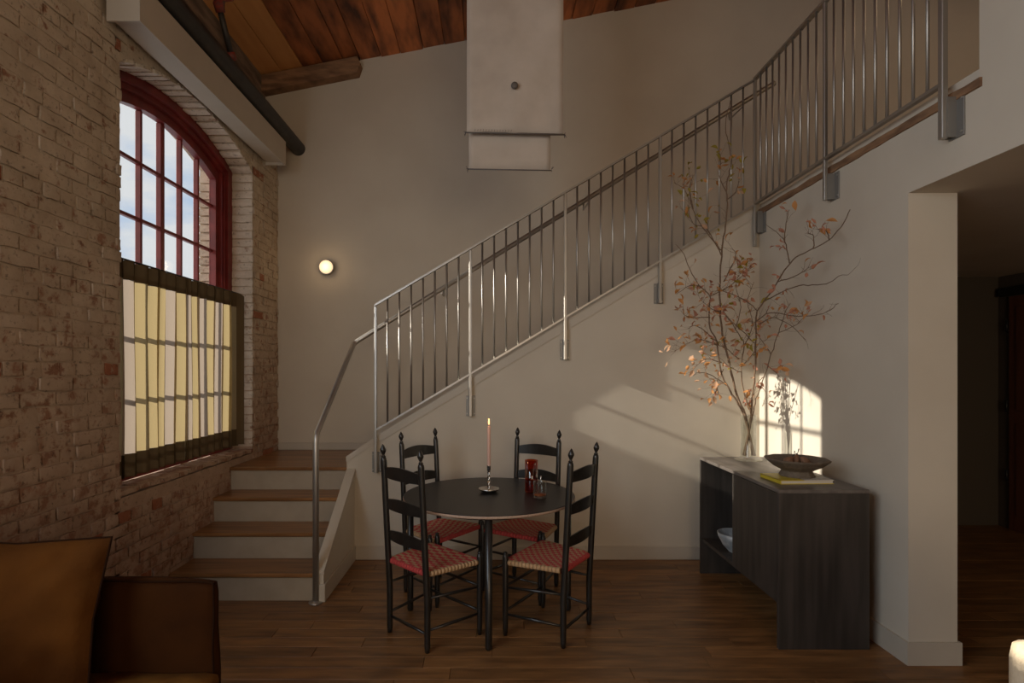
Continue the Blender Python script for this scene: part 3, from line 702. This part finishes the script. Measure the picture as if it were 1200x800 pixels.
# ------------------------------------------------------------------ ladder back chairs
def lathe_post(mb, x, y, z0, prof, lean=0., n=12):
    """prof: (r, z); lean shifts back (-y) above the seat"""
    vs = []
    for r, z in prof:
        s_ = max(0, z - .42) * lean
        for k in range(n): a = 2 * math.pi * k / n; vs.append((x + r * math.cos(a), y - s_ + r * math.sin(a), z))
    fs = [(i * n + k, i * n + (k + 1) % n, (i + 1) * n + (k + 1) % n, (i + 1) * n + k) for i in range(len(prof) - 1) for k in range(n)]
    fs += [tuple(range(n))[::-1], tuple((len(prof) - 1) * n + k for k in range(n))]
    mb.add(vs, fs, 0, True)
BWd, FWd, DP, LEAN = .168, .220, .335, .075
def make_chair(pattern):
    t = thing('ladder_back_chair', 'x', 'chair', (0, 0, 0), local=True)
    for sg in (-1, 1):
        m = MB(); lathe_post(m, sg * BWd, 0, 0, [(.012, 0), (.0165, .03), (.0175, .25), (.0175, .98), (.016, .992), (.012, 1.0)], LEAN); lg = m.build('leg', M['black_wood'], t)
        m = MB(); lathe_post(m, sg * BWd, 0, 0, [(.010, .999), (.014, 1.003), (.006, 1.012), (.010, 1.020), (.017, 1.036), (.0165, 1.045), (.009, 1.062), (.004, 1.070), (.0005, 1.074)], LEAN); m.build('finial', M['black_wood'], lg)
        m = MB(); lathe_post(m, sg * FWd, DP, 0, [(.011, 0), (.0155, .04), (.0175, .22), (.017, .44), (.013, .452), (.009, .455), (.013, .460), (.012, .466), (.004, .470)]); m.build('leg', M['black_wood'], t)
    for zb, h in ((.888, .052), (.712, .050), (.535, .048)):
        N = 20; A = []; vs = []
        for i in range(N + 1):
            u = i / N; x = -BWd + 2 * BWd * u; bow = -.024 * math.sin(math.pi * u); crest = .022 * math.sin(math.pi * u)
            for (zz) in (zb, zb + h + crest):
                yb = -max(0, zz - .42) * LEAN
                vs += [(x, yb + bow - .004, zz), (x, yb + bow + .004, zz)]
        fs = []
        for i in range(N):
            k = 4 * i; fs += [(k, k + 4, k + 6, k + 2), (k + 1, k + 3, k + 7, k + 5), (k, k + 1, k + 5, k + 4), (k + 2, k + 6, k + 7, k + 3)]
        MB().add(vs, fs, 0, False).build('slat', M['black_wood'], t)
    def rung(a, b_, z0, z1): MB().tube([(a[0], a[1], z0), ((a[0] + b_[0]) / 2, (a[1] + b_[1]) / 2, (z0 + z1) / 2), (b_[0], b_[1], z1)], [.0065, .0095, .0065], 8).build('rung', M['black_wood'], t)
    BL, BR, FL, FR = (-BWd, 0), (BWd, 0), (-FWd, DP), (FWd, DP)
    rung(FL, FR, .275, .275); rung(FL, FR, .135, .135); rung(BL, BR, .19 + .02, .19 + .02) if False else rung(BL, BR, .095, .095)
    for A_, B_ in ((BL, FL), (BR, FR)): rung(A_, B_, .285, .27); rung(A_, B_, .115, .12)
    # woven seat: tapes over round rails, each tape crossing a little raised quad
    n = 16; m = MB(); Z = .425
    def S(u, v, dz=0.):   # u across 0..1, v depth 0..1
        w_ = BWd + (FWd - BWd) * v - .004; sag = -.012 * math.sin(math.pi * u) * math.sin(math.pi * v)
        return (-w_ + 2 * w_ * u, .0 + DP * v, Z + sag + dz)
    e = .08
    for i in range(n):
        for j in range(n):
            over = ((i + j) % 2 == 0) if pattern == 'check' else ((i + 2 * j) % 4 < 2)
            mi = 0 if over else 1
            u0, u1, v0, v1 = i / n, (i + 1) / n, j / n, (j + 1) / n; du = (u1 - u0) * e; dv = (v1 - v0) * e
            o_ = [S(u0, v0), S(u1, v0), S(u1, v1), S(u0, v1)]; h_ = .0022 if over else .0012
            q_ = [S(u0 + du * 2, v0 + dv * 2, h_), S(u1 - du * 2, v0 + dv * 2, h_), S(u1 - du * 2, v1 - dv * 2, h_), S(u0 + du * 2, v1 - dv * 2, h_)]
            m.add(o_ + q_, [(4, 5, 6, 7), (0, 1, 5, 4), (1, 2, 6, 5), (2, 3, 7, 6), (3, 0, 4, 7)], mi)
    # underside
    m.add([S(0, 0, -.03), S(1, 0, -.03), S(1, 1, -.03), S(0, 1, -.03)], [(3, 2, 1, 0)], 0)
    m.build('woven_seat', [M['tape_red'], M['tape_tan']], t)
    def edge(a, b_, mt, k):
        r = MB(); N = k; A = Vector(a); B = Vector(b_)
        for i in range(N):
            p = A.lerp(B, (i + .04) / N); q = A.lerp(B, (i + .96) / N); r.tube([p, p.lerp(q, .5), q], [.0156, .0160, .0156], 8, 0, True, True)
        r.build('seat_rail', mt, t, 'red tape wrapped rail' if mt is M['tape_red'] else 'tan tape wrapped rail')
    z = Z - .014
    edge((-BWd + .018, 0, z), (BWd - .018, 0, z), M['tape_red'], 14); edge((-FWd + .018, DP, z), (FWd - .018, DP, z), M['tape_red'], 18)
    edge((-BWd - .001, .018, z), (-FWd + .001, DP - .018, z), M['tape_tan'], 14); edge((BWd + .001, .018, z), (FWd - .001, DP - .018, z), M['tape_tan'], 14)
    return t
ch1 = make_chair('twill'); ch2 = make_chair('check')
for o, (x, y), (fx, fy), lb in (
    (ch1, (-.4635, 3.0435), (.697, .717), 'black ladder back chair at the front left of the table, its back toward the sofa'),
    (ch2, (.474, 3.117), (-.83, .557), 'black ladder back chair at the front right of the table, nearest the sideboard'),
    (copy_tree(ch1), (-.480, 3.868), (.795, -.606), 'black ladder back chair behind the table on the left, nearest the stair side wall'),
    (copy_tree(ch2), (.300, 3.92), (-.54, -.84), 'black ladder back chair behind the table on the right, beyond the amber glass')):
    o.location = (x, y, 0); o.rotation_euler = (0, 0, math.atan2(-fx, fy)); o['label'] = lb; o['group'] = 'ladder back chairs around the round table'

# ------------------------------------------------------------------ things on the table
cx, cy = -.022, 3.50
cs = thing('candlestick', 'silver candlestick with twisted stem and round dish on the black table', 'candlestick', (cx, cy, TZ))
MB().lathe([(.035, 0), (.045, .003), (.062, .016), (.066, .024), (.063, .024), (.045, .010), (.012, .007)], (cx, cy, TZ), 36).build('dish', M['silver'], cs)
tw = MB(); n = 22
for i in range(n + 1):
    z = .007 + .125 * i / n
    for k in range(8): a_ = 2 * math.pi * k / 8 + i * .62; r = .0075 + .0035 * math.cos(2 * (a_ - i * .62)); tw.v.append((cx + r * math.cos(a_), cy + r * math.sin(a_), TZ + z))
tw.f = [(i * 8 + k, i * 8 + (k + 1) % 8, (i + 1) * 8 + (k + 1) % 8, (i + 1) * 8 + k) for i in range(n) for k in range(8)]; tw.mi = [0] * len(tw.f); tw.sm = [True] * len(tw.f)
tw.build('twisted_stem', M['silver'], cs)
MB().lathe([(.006, .128), (.011, .135), (.0125, .165), (.014, .168), (.0105, .168), (.0105, .15)], (cx, cy, TZ), 16).build('socket', M['silver'], cs)
cn = thing('taper_candle', 'tall pale pink lit taper candle standing in the silver candlestick', 'candle', (cx, cy, TZ + .152))
MB().lathe([(.0098, .152), (.0098, .17), (.0112, .20), (.0098, .412), (.006, .418)], (cx, cy, TZ), 16).build('wax', M['wax'], cn)
MB().tube([(cx, cy, TZ + .417), (cx + .001, cy, TZ + .428)], .001, 5).build('wick', M['black'], cn)
MB().lathe([(.001, .422), (.0045, .430), (.0055, .437), (.0035, .450), (.0005, .462)], (cx, cy, TZ), 12).build('flame', M['flame'], cn)
pl_ = bpy.data.lights.new('candle_light', 'POINT'); pl_.energy = .25; pl_.color = (1, .55, .25); pl_.shadow_soft_size = .01
po = bpy.data.objects.new('candle_light', pl_); col.objects.link(po); po.location = (cx, cy - .005, TZ + .475)
gx, gy = .245, 3.48
ag = MB().lathe([(.001, .004), (.036, .004), (.041, .010), (.041, .205), (.0375, .205), (.0375, .016), (.001, .016)], (gx, gy, TZ), 28, cap=False)
tag(ag.build('amber_tumbler', M['amber_glass']), 'tall reddish amber glass tumbler on the table behind the small clear jar', 'glass')
gx2, gy2 = .285, 3.325
jr = thing('condiment_jar', 'short clear glass jar with spoon and amber base in front of the tall tumbler', 'jar', (gx2, gy2, TZ))
MB().lathe([(.001, .001), (.038, .001), (.041, .006), (.041, .098), (.0425, .102), (.0385, .102), (.038, .02), (.001, .018)], (gx2, gy2, TZ), 28, cap=False).build('glass_body', M['vase_glass'], jr)
MB().lathe([(.001, .0185), (.0372, .0195), (.0372, .028), (.001, .029)], (gx2, gy2, TZ), 20, cap=False).build('honey', M['amber_drop'], jr)
sp_ = MB().tube([(gx2 - .008, gy2, TZ + .030), (gx2 + .004, gy2, TZ + .11), (gx2 + .006, gy2, TZ + .135)], [.004, .0035, .005], 8); sp_.build('spoon', M['silver'], jr)

# ------------------------------------------------------------------ sideboard
SX0, SX1, SY0, SY1, SH = 1.528, 2.012, 2.958, 4.09, .852
sbd = thing('sideboard', 'charcoal stained wooden sideboard with open end bay against the right wall', 'sideboard', (1.77, 3.52, 0))
MB().box((SX0, SY0, SH - .020), (SX1, SY1, SH), b_=.002).build('top', M['top_wood'], sbd, 'brown grey wooden top')
MB().box((SX0, SY0, 0), (SX1, SY0 + .022, SH - .020), b_=.001).build('end_panel', M['charcoal'], sbd)
MB().box((SX0, SY1 - .022, 0), (SX1, SY1, SH - .020), b_=.001).build('end_panel', M['charcoal'], sbd)
MB().box((SX0 + .012, SY0 + .022, .235), (SX1 - .01, SY1 - .022, .258)).build('bottom_shelf', M['charcoal'], sbd)
MB().box((SX1 - .014, SY0 + .022, .258), (SX1 - .002, SY1 - .022, SH - .02)).build('back_panel', M['charcoal_in'], sbd)
MB().box((SX0 + .012, 3.515, .258), (SX1 - .014, 3.535, SH - .02)).build('divider', M['charcoal'], sbd)
MB().box((SX0 - .001, SY0 + .024, .245), (SX0 + .018, 3.530, SH - .022), b_=.001).build('door', M['charcoal'], sbd)

# marble bowl in the open bay
mx_, my_ = 1.655, 3.77
o = MB().lathe([(.001, 0), (.045, 0), (.050, .006), (.085, .045), (.112, .100), (.118, .128), (.113, .128), (.078, .05), (.001, .02)], (mx_, my_, .258), 30, cap=False).build('marble_bowl', M['marble'])
tag(o, 'grey marbled bowl on the low shelf in the open bay of the sideboard', 'bowl')
# book, bowl and dried pears
zt = SH; bk = thing('book', 'flat book with yellow and pale cover lying under the clay bowl on the sideboard', 'book', (1.755, 3.22, zt))
T = Matrix.Translation((1.762, 3.215, zt)) @ Matrix.Rotation(R(2), 4, 'Z')
MB().box((-.150, -.105, .003), (.146, .105, .019), T=T).build('pages', M['paper'], bk)
c_ = MB(); c_.box((-.155, -.110, 0), (.150, .110, .003), T=T); c_.box((-.155, -.110, .019), (-.02, .110, .022), T=T); MB().box((-.02, -.110, .019), (.150, .110, .022), T=T).build('pale_cover', M['paper'], bk, 'pale half of the front cover'); c_.box((-.155, -.110, 0), (-.151, .110, .022), T=T); c_.build('cover', M['yellow'], bk)
bx_, by_ = 1.775, 3.235; bz = zt + .022
o = MB().lathe([(.001, 0), (.093, 0), (.096, .006), (.082, .030), (.085, .036), (.135, .062), (.172, .092), (.176, .100), (.170, .104), (.160, .098), (.10, .065), (.001, .055)], (bx_, by_, bz), 10, cap=False, sm=False).build('pedestal_bowl', M['clay'])
tag(o, 'brown faceted clay pedestal bowl standing on the flat yellow book', 'bowl')
prs = [(-.045, -.005, .7, 'nearest the amber side'), (.015, .02, .2, ''), (.055, -.01, -.8, '')]
for k, (dx, dy, tl, _) in enumerate(prs):
    T = Matrix.Translation((bx_ + dx - .01, by_ + dy, bz + .083)) @ Matrix.Rotation(tl, 4, 'Y')
    p_ = MB().lathe([(.001, -.024), (.018, -.020), (.026, -.002), (.021, .016), (.010, .032), (.004, .040), (.001, .041)], (0, 0, 0), 14, cap=False); p_.v = [tuple(T @ Vector(v)) for v in p_.v]
    o = thing('dried_pear', ['dried brown pear lying leftmost in the clay bowl', 'dried brown pear in the middle of the clay bowl', 'dried brown pear with the longest stalk at the right of the clay bowl'][k], 'fruit', (bx_ + dx, by_ + dy, bz + .06), group='dried pears in the clay bowl')
    p_.build('flesh', M['pear'], o)
    MB().tube([T @ Vector((0, 0, .038)), T @ Vector((.003, 0, .055)), T @ Vector(((-.01, .004, -.004)[k], 0, .075))], [.0022, .0018, .003], 6).build('stalk', M['stalk'], o)

# ------------------------------------------------------------------ vase and branches
vx, vy = 1.815, 3.93
vs_ = thing('glass_vase', 'tall clear glass cylinder vase with wide foot at the far end of the sideboard', 'vase', (vx, vy, SH))
MB().lathe([(.001, .001), (.088, .001), (.094, .008), (.086, .014), (.056, .020), (.052, .030), (.052, .318), (.0535, .322), (.0495, .322), (.0485, .036), (.001, .030)], (vx, vy, SH), 40, cap=False).build('glass_body', M['vase_glass'], vs_)

def leaf_mesh(name, mt, L, wd, curl, fold):
    st_ = [(0, 0), (.18, .55), (.42, 1), (.70, .72), (1, 0)]
    vs = []
    for (t_, w_) in st_:
        y = L * t_; z = curl * math.sin(t_ * 2.4) * L
        if w_ == 0: vs.append((0, y, z))
        else: vs += [(-wd * w_, y, z + fold * w_ * wd), (0, y, z), (wd * w_, y, z + fold * w_ * wd * .7)]
    fs = [(0, 2, 1), (0, 3, 2), (1, 2, 5, 4), (2, 3, 6, 5), (4, 5, 8, 7), (5, 6, 9, 8), (7, 8, 10), (8, 9, 10)]
    return MB().add(vs, fs, 0, True).mesh(name, mt)
LV = {}
for i, mn in enumerate(('leaf_orange', 'leaf_rust', 'leaf_olive', 'leaf_pale')):
    LV[mn] = [leaf_mesh('leaf', M[mn], .058, .014, .25, .7), leaf_mesh('leaf', M[mn], .048, .013, -.35, 1.0), leaf_mesh('leaf', M[mn], .042, .007, .4, 1.6)]
rl = random.Random(21)
def Wd(px, py):
    """depth at which a twig seen at that place hangs: right-hand twigs lean toward the camera, clear of the wall"""
    if px > 880: D = 3.95 - (px - 880) * .0082
    else: D = 3.93 + (880 - px) * .0012
    return D
def P3(px, py, k=0.): 
    D = Wd(px, py) + k; p = W(px, py, D); p.x = min(p.x, 2.06); return p
def smooth(pts, n=5):
    out = []
    for i in range(len(pts) - 1):
        p0 = pts[max(i - 1, 0)]; p1 = pts[i]; p2 = pts[i + 1]; p3 = pts[min(i + 2, len(pts) - 1)]
        for k in range(n):
            t = k / n; out.append(.5 * ((2 * p1) + (p2 - p0) * t + (2 * p0 - 5 * p1 + 4 * p2 - p3) * t * t + (3 * p1 - p0 - 3 * p2 + p3) * t ** 3))
    out.append(pts[-1]); return out
def jit(pts, a):
    return [p + Vector((rl.uniform(-a, a), rl.uniform(-a, a), rl.uniform(-a, a))) for p in pts]
nleaf = [0]
def branch(label, stem, sides, r0, cmix, ntw, base, dens=1., twl=(.06, .16), k=-.75):
    t = thing('cut_branch', label, 'branch', (vx, vy, SH + .032), group='cut branches in the glass vase')
    wood = MB(); paths = []
    st_ = smooth([Vector(base), Vector((vx + (base[0] - vx) * k, vy + (base[1] - vy) * k, SH + .32))] + [P3(*p) for p in stem], 4)
    n = len(st_); rs = [r0 * (1 - .80 * i / n) + .0007 for i in range(n)]
    st_ = st_[:6] + jit(st_[6:], .0035)
    wood.tube(st_, rs, 6); paths.append(st_[10:])
    for sd_ in sides:
        q = jit(smooth([P3(*p) for p in sd_], 4), .003); m_ = len(q); rr0 = r0 * .52
        wood.tube(q, [rr0 * (1 - .8 * i / m_) + .0006 for i in range(m_)], 5); paths.append(q); paths.append(q)
    ends = []
    for k in range(ntw):
        pth = rl.choice(paths); i = rl.randrange(1, len(pth)); p = pth[i]; d = (pth[i] - pth[i - 1]).normalized()
        out = Vector((rl.uniform(-1, 1), rl.uniform(-.8, .8), rl.uniform(-.5, .9))); d = (d * .55 + out).normalized(); L = rl.uniform(*twl)
        q = [p]; dd = d
        for s_ in range(5):
            dd = (dd + Vector((rl.uniform(-.35, .35), rl.uniform(-.35, .35), rl.uniform(-.25, .3)))).normalized(); nx_ = q[-1] + dd * L / 5
            nx_.x = min(nx_.x, 2.085); nx_.y = min(nx_.y, YF - .03); q.append(nx_)
        wood.tube(q, [.0011, .0010, .0009, .0008, .0007, .0005], 4, cap=False)
        ends.append((q, dd))
        if rl.random() < .5:
            q2 = [q[2], q[2] + Vector((rl.uniform(-.04, .04), rl.uniform(-.03, .03), rl.uniform(-.01, .05)))]; q2[1].x = min(q2[1].x, 2.085); q2[1].y = min(q2[1].y, YF - .03)
            wood.tube(q2, [.0008, .0005], 4, cap=False); ends.append((q2, (q2[1] - q2[0]).normalized()))
    wood.build('twigs', M['bark'], t)
    off = Vector(t['_o'])
    def leaf(p, d):
        me = rl.choice(LV[rl.choice(cmix)]); o = bpy.data.objects.new('leaf', me); col.objects.link(o); o.parent = t; nleaf[0] += 1
        d = (d * .6 + Vector((rl.uniform(-.7, .7), rl.uniform(-.7, .7), rl.uniform(-1.0, .35)))).normalized()
        o.rotation_euler = (d.to_track_quat('Y', 'Z').to_matrix() @ Matrix.Rotation(rl.uniform(-1.6, 1.6), 3, 'Y')).to_euler()
        s_ = rl.uniform(.7, 1.2); o.scale = (s_, s_, s_)
        e_ = p + d * .055 * s_
        if e_.x > 2.09: p = p - Vector((e_.x - 2.09, 0, 0))
        if e_.y > YF - .02: p = p - Vector((0, e_.y - YF + .02, 0))
        o.location = p - off
    for q, dd in ends:
        if rl.random() < dens:
            leaf(q[-1], dd)
            if rl.random() < .45: leaf(q[len(q) // 2], dd)
    return t, leaf
O, RU, OL, PA = 'leaf_orange', 'leaf_rust', 'leaf_olive', 'leaf_pale'
branch('tallest branch rising straight up past the railing with sparse orange and olive leaves',
    [(864, 465), (853, 420), (847, 392), (844, 362), (844, 330), (846, 292), (850, 265), (852, 238), (851, 220), (855, 200), (857, 185), (853, 165), (850, 145), (856, 118)],
    [[(846, 294), (832, 277), (818, 258), (810, 240), (802, 222), (790, 214)], [(851, 225), (842, 205), (846, 190)], [(851, 235), (862, 225), (866, 212)], [(846, 300), (828, 268), (812, 262), (806, 240)], [(848, 330), (862, 300), (858, 292)], [(812, 245), (808, 222), (812, 205)]],
    0.0075, [O, O, OL, OL, PA], 62, (vx + .034, vy + .01, SH + .034), .80)
branch('branch reaching far right toward the wall with few dark red leaves at its tips',
    [(883, 455), (885, 425), (886, 395), (888, 364), (905, 340), (925, 309), (941, 297), (955, 290), (974, 279), (988, 262), (996, 246)],
    [[(888, 364), (874, 352), (858, 345), (846, 341), (832, 341)], [(925, 309), (921, 287), (913, 275), (898, 263)], [(919, 284), (921, 262), (925, 245)], [(897, 352), (930, 336), (952, 334), (972, 331), (984, 323), (994, 322)], [(887, 376), (903, 366), (930, 370), (950, 370), (968, 366), (982, 355)], [(912, 330), (935, 322), (950, 312)], [(972, 281), (968, 270), (960, 272)], [(890, 380), (905, 372), (925, 380), (944, 398)], [(953, 291), (953, 276), (946, 273)]],
    0.0065, [RU, O, RU], 66, (vx - .030, vy - .015, SH + .034), .34, (.04, .12))
branch('leafy branch spreading left with sunlit pale pink and orange leaves',
    [(858, 462), (846, 440), (840, 400), (832, 385), (831, 362), (832, 347), (820, 335), (808, 315), (802, 298), (792, 286)],
    [[(852, 452), (835, 440), (820, 436), (812, 440)], [(842, 405), (822, 398), (806, 402), (790, 412)], [(832, 347), (850, 338), (868, 325), (882, 312)], [(820, 335), (808, 335), (792, 345)], [(840, 400), (818, 382), (806, 385)], [(846, 425), (828, 420), (815, 430)], [(848, 432), (840, 448), (842, 462)], [(832, 372), (812, 372), (800, 368)]],
    0.0062, [RU, O, PA, PA, O], 92, (vx + .036, vy - .02, SH + .034), .9, (.05, .13))
branch('shorter twiggy branch filling the middle with dense rust and pale leaves',
    [(872, 462), (868, 430), (872, 405), (862, 385), (850, 368), (842, 356)],
    [[(884, 402), (870, 388), (858, 377), (846, 366)], [(866, 420), (850, 408), (836, 402)], [(872, 405), (882, 380), (876, 352), (884, 330)], [(862, 385), (868, 360), (862, 335), (868, 318)], [(868, 430), (882, 415), (890, 400)], [(850, 368), (835, 362), (822, 352)], [(868, 436), (856, 430), (842, 418)]],
    0.0052, [RU, RU, O, PA, OL], 92, (vx - .008, vy + .034, SH + .034), .7, (.05, .13))
branch('slender branch curving right of the vase with a few rust leaves low down',
    [(886, 468), (896, 440), (904, 415), (912, 390), (918, 372), (926, 355)],
    [[(896, 440), (886, 452), (884, 468)], [(900, 428), (912, 440), (916, 455)], [(912, 390), (930, 382), (942, 372)], [(892, 452), (898, 462), (893, 476)], [(904, 415), (890, 395), (880, 375)]],
    0.0045, [RU, RU, O, PA], 40, (vx - .036, vy + .008, SH + .034), .55, (.04, .10))
print('leaves', nleaf[0])

# ------------------------------------------------------------------ sofa, cushions
def soft_box(a, b, n=(8, 8, 6), puff=.02, rnd=.03, seed=0, wr=.006):
    """cushion-like box with rounded edges, bulging faces and wrinkles"""
    cx_, cy_, cz_ = [(a[i] + b[i]) / 2 for i in range(3)]; h = [(b[i] - a[i]) / 2 for i in range(3)]
    idx = {}; vs = []; fs = []
    def P(p):
        key = tuple(round(q, 5) for q in p)
        if key in idx: return idx[key]
        s = [p[i] * h[i] for i in range(3)]
        inner = [max(-(h[i] - rnd), min(h[i] - rnd, s[i])) for i in range(3)]
        d = Vector([s[i] - inner[i] for i in range(3)])
        v = Vector(inner) + (d.normalized() * rnd if d.length > 1e-6 else Vector())
        for i in range(3):
            j, k = (i + 1) % 3, (i + 2) % 3
            if abs(p[i]) > .999: v[i] += math.copysign(puff * (1 - p[j] ** 2) * (1 - p[k] ** 2), p[i])
        w_ = Vector((v.x + cx_, v.y + cy_, v.z + cz_)); nn = noise.noise_vector(w_ * 6 + Vector((seed, 0, 0))); w_ += nn * wr
        idx[key] = len(vs); vs.append(w_); return idx[key]
    for ax in range(3):
        j, k = (ax + 1) % 3, (ax + 2) % 3; nj, nk = n[j], n[k]
        for sg in (-1, 1):
            for u in range(nj):
                for v in range(nk):
                    q = []
                    for (uu, vv) in ((u, v), (u + 1, v), (u + 1, v + 1), (u, v + 1)):
                        p = [0, 0, 0]; p[ax] = sg; p[j] = -1 + 2 * uu / nj; p[k] = -1 + 2 * vv / nk; q.append(P(p))
                    fs.append(tuple(q) if sg > 0 else tuple(q[::-1]))
    return MB().add(vs, fs, 0, True)
def seam(pts, r=.0035, closed=False, seed=0):
    q = [Vector(p) + noise.noise_vector(Vector(p) * 9 + Vector((seed, 3, 1))) * .006 for p in smooth([Vector(p) for p in pts], 6)]
    return MB().tube(q, r, 6)
sf = thing('sofa', 'rust brown velvet sofa along the brick wall with loose seat cushion', 'sofa', (-1.5, .9, 0))
AX0, AX1, AY = -1.96, -.985, 1.955
soft_box((AX0, AY, .10), (AX1, AY + .05, .742), (26, 3, 16), .012, .018, 1).build('arm', M['velvet_dark'], sf, 'dark brown velvet arm')
soft_box((AX0, -.22, .10), (AX1, -.17, .742), (16, 3, 12), .012, .018, 2).build('arm', M['velvet_dark'], sf)
soft_box((-2.04, -.22, .10), (-1.90, AY + .05, .80), (4, 20, 10), .01, .03, 3).build('backrest', M['velvet_dark'], sf)
soft_box((AX0 + .05, -.17, .10), (AX1 + .01, AY, .27), (12, 16, 4), .0, .02, 4).build('base', M['velvet_dark'], sf)
soft_box((-1.90, -.16, .27), (AX1 + .035, AY - .002, .440), (16, 24, 5), .02, .035, 5).build('seat_cushion', M['seat_velvet'], sf, 'rust velvet seat cushion, lit tone in its colour')
seam([(AX0 + .3, AY - .001, .744), (AX0 + .6, AY - .002, .747), (AX1 - .03, AY - .002, .742), (AX1 - .001, AY - .002, .738), (AX1 + .003, AY, .70), (AX1 + .002, AY, .5), (AX1 + .002, AY, .28)]).build('piping', M['piping'], sf)
for x in (-1.85, -1.05):
    for y in (-.1, 1.85): MB().tube([(x, y, 0), (x, y, .10)], [.018, .024], 10).build('foot', M['black_wood'], sf)
def pillow(name, label, c, w_, h_, t_, rz, rx, mt, seed):
    th = thing(name, label, 'cushion', c, 0)
    T = Matrix.Translation(c) @ Matrix.Rotation(rz, 4, 'Z') @ Matrix.Rotation(rx, 4, 'X')
    n = 28; vs = []; 
    def pos(u, v, s_):
        e_ = (1 - abs(u) ** 3.2) * (1 - abs(v) ** 3.2); th_ = t_ * max(e_, 0) ** .55
        pin = 1 - .07 * (1 - abs(v)) * abs(u) ** 2; pin2 = 1 - .07 * (1 - abs(u)) * abs(v) ** 2
        wv = noise.noise(Vector((u * 2.2, v * 2.2, seed))) * .030 + .016 * math.sin(9 * (u - v) + 3 * noise.noise(Vector((u * 2, v * 2, seed + 4)))) * (abs(u * v)) ** .8
        return Vector((u * w_ / 2 * pin, -s_ * (th_ / 2 + wv * (e_ ** .5 if e_ > 0 else 0)), v * h_ / 2 * pin2))
    fs = []
    for s_ in (1, -1):
        b0 = len(vs)
        for j in range(n + 1):
            for i in range(n + 1): vs.append(T @ pos(-1 + 2 * i / n, -1 + 2 * j / n, s_))
        for j in range(n):
            for i in range(n):
                q = (b0 + j * (n + 1) + i, b0 + j * (n + 1) + i + 1, b0 + (j + 1) * (n + 1) + i + 1, b0 + (j + 1) * (n + 1) + i); fs.append(q if s_ > 0 else q[::-1])
    MB().add(vs, fs, 0, True).build('cover', mt, th)
    ring = [pos(-1 + 2 * i / 12, -1, 0) for i in range(12)] + [pos(1, -1 + 2 * i / 12, 0) for i in range(12)] + [pos(1 - 2 * i / 12, 1, 0) for i in range(12)] + [pos(-1, 1 - 2 * i / 12, 0) for i in range(13)]
    MB().tube([T @ p for p in ring], .0042, 6).build('piping', M['piping'], th)
    return th
pillow('throw_pillow', 'large rust velvet throw pillow leaning against the sofa arm', (-1.585, 1.80, .672), .60, .52, .17, R(3), R(-14), M['velvet'], 3)
pillow('throw_pillow', 'second rust pillow at the frame edge in front of the large one', (-1.62, 1.50, .60), .34, .26, .13, R(-10), R(-20), M['velvet'], 8)

# ------------------------------------------------------------------ armchair corner at the lower right
ac = thing('armchair', 'cream linen armchair in full sun at the lower right edge', 'armchair', (1.85, 1.2, 0))
soft_box((1.440, .85, .12), (1.62, 1.56, .740), (5, 18, 12), .014, .035, 31, .012).build('arm', M['cream'], ac)
soft_box((2.04 - .0, .85, .12), (2.09, 1.56, .745), (4, 12, 10), .01, .02, 32).build('arm', M['cream'], ac)
soft_box((1.60, 1.42, .12), (2.06, 1.57, .85), (10, 5, 10), .014, .035, 33, .012).build('backrest', M['cream'], ac)
soft_box((1.61, .86, .20), (2.06, 1.42, .44), (10, 10, 5), .02, .04, 34).build('seat_cushion', M['cream'], ac)
for x in (1.55, 2.05):
    for y in (.92, 1.5): MB().tube([(x, y, 0), (x, y, .14)], [.014, .02], 10).build('foot', M['black_wood'], ac)

for o in bpy.data.objects:
    if '_o' in o: del o['_o']
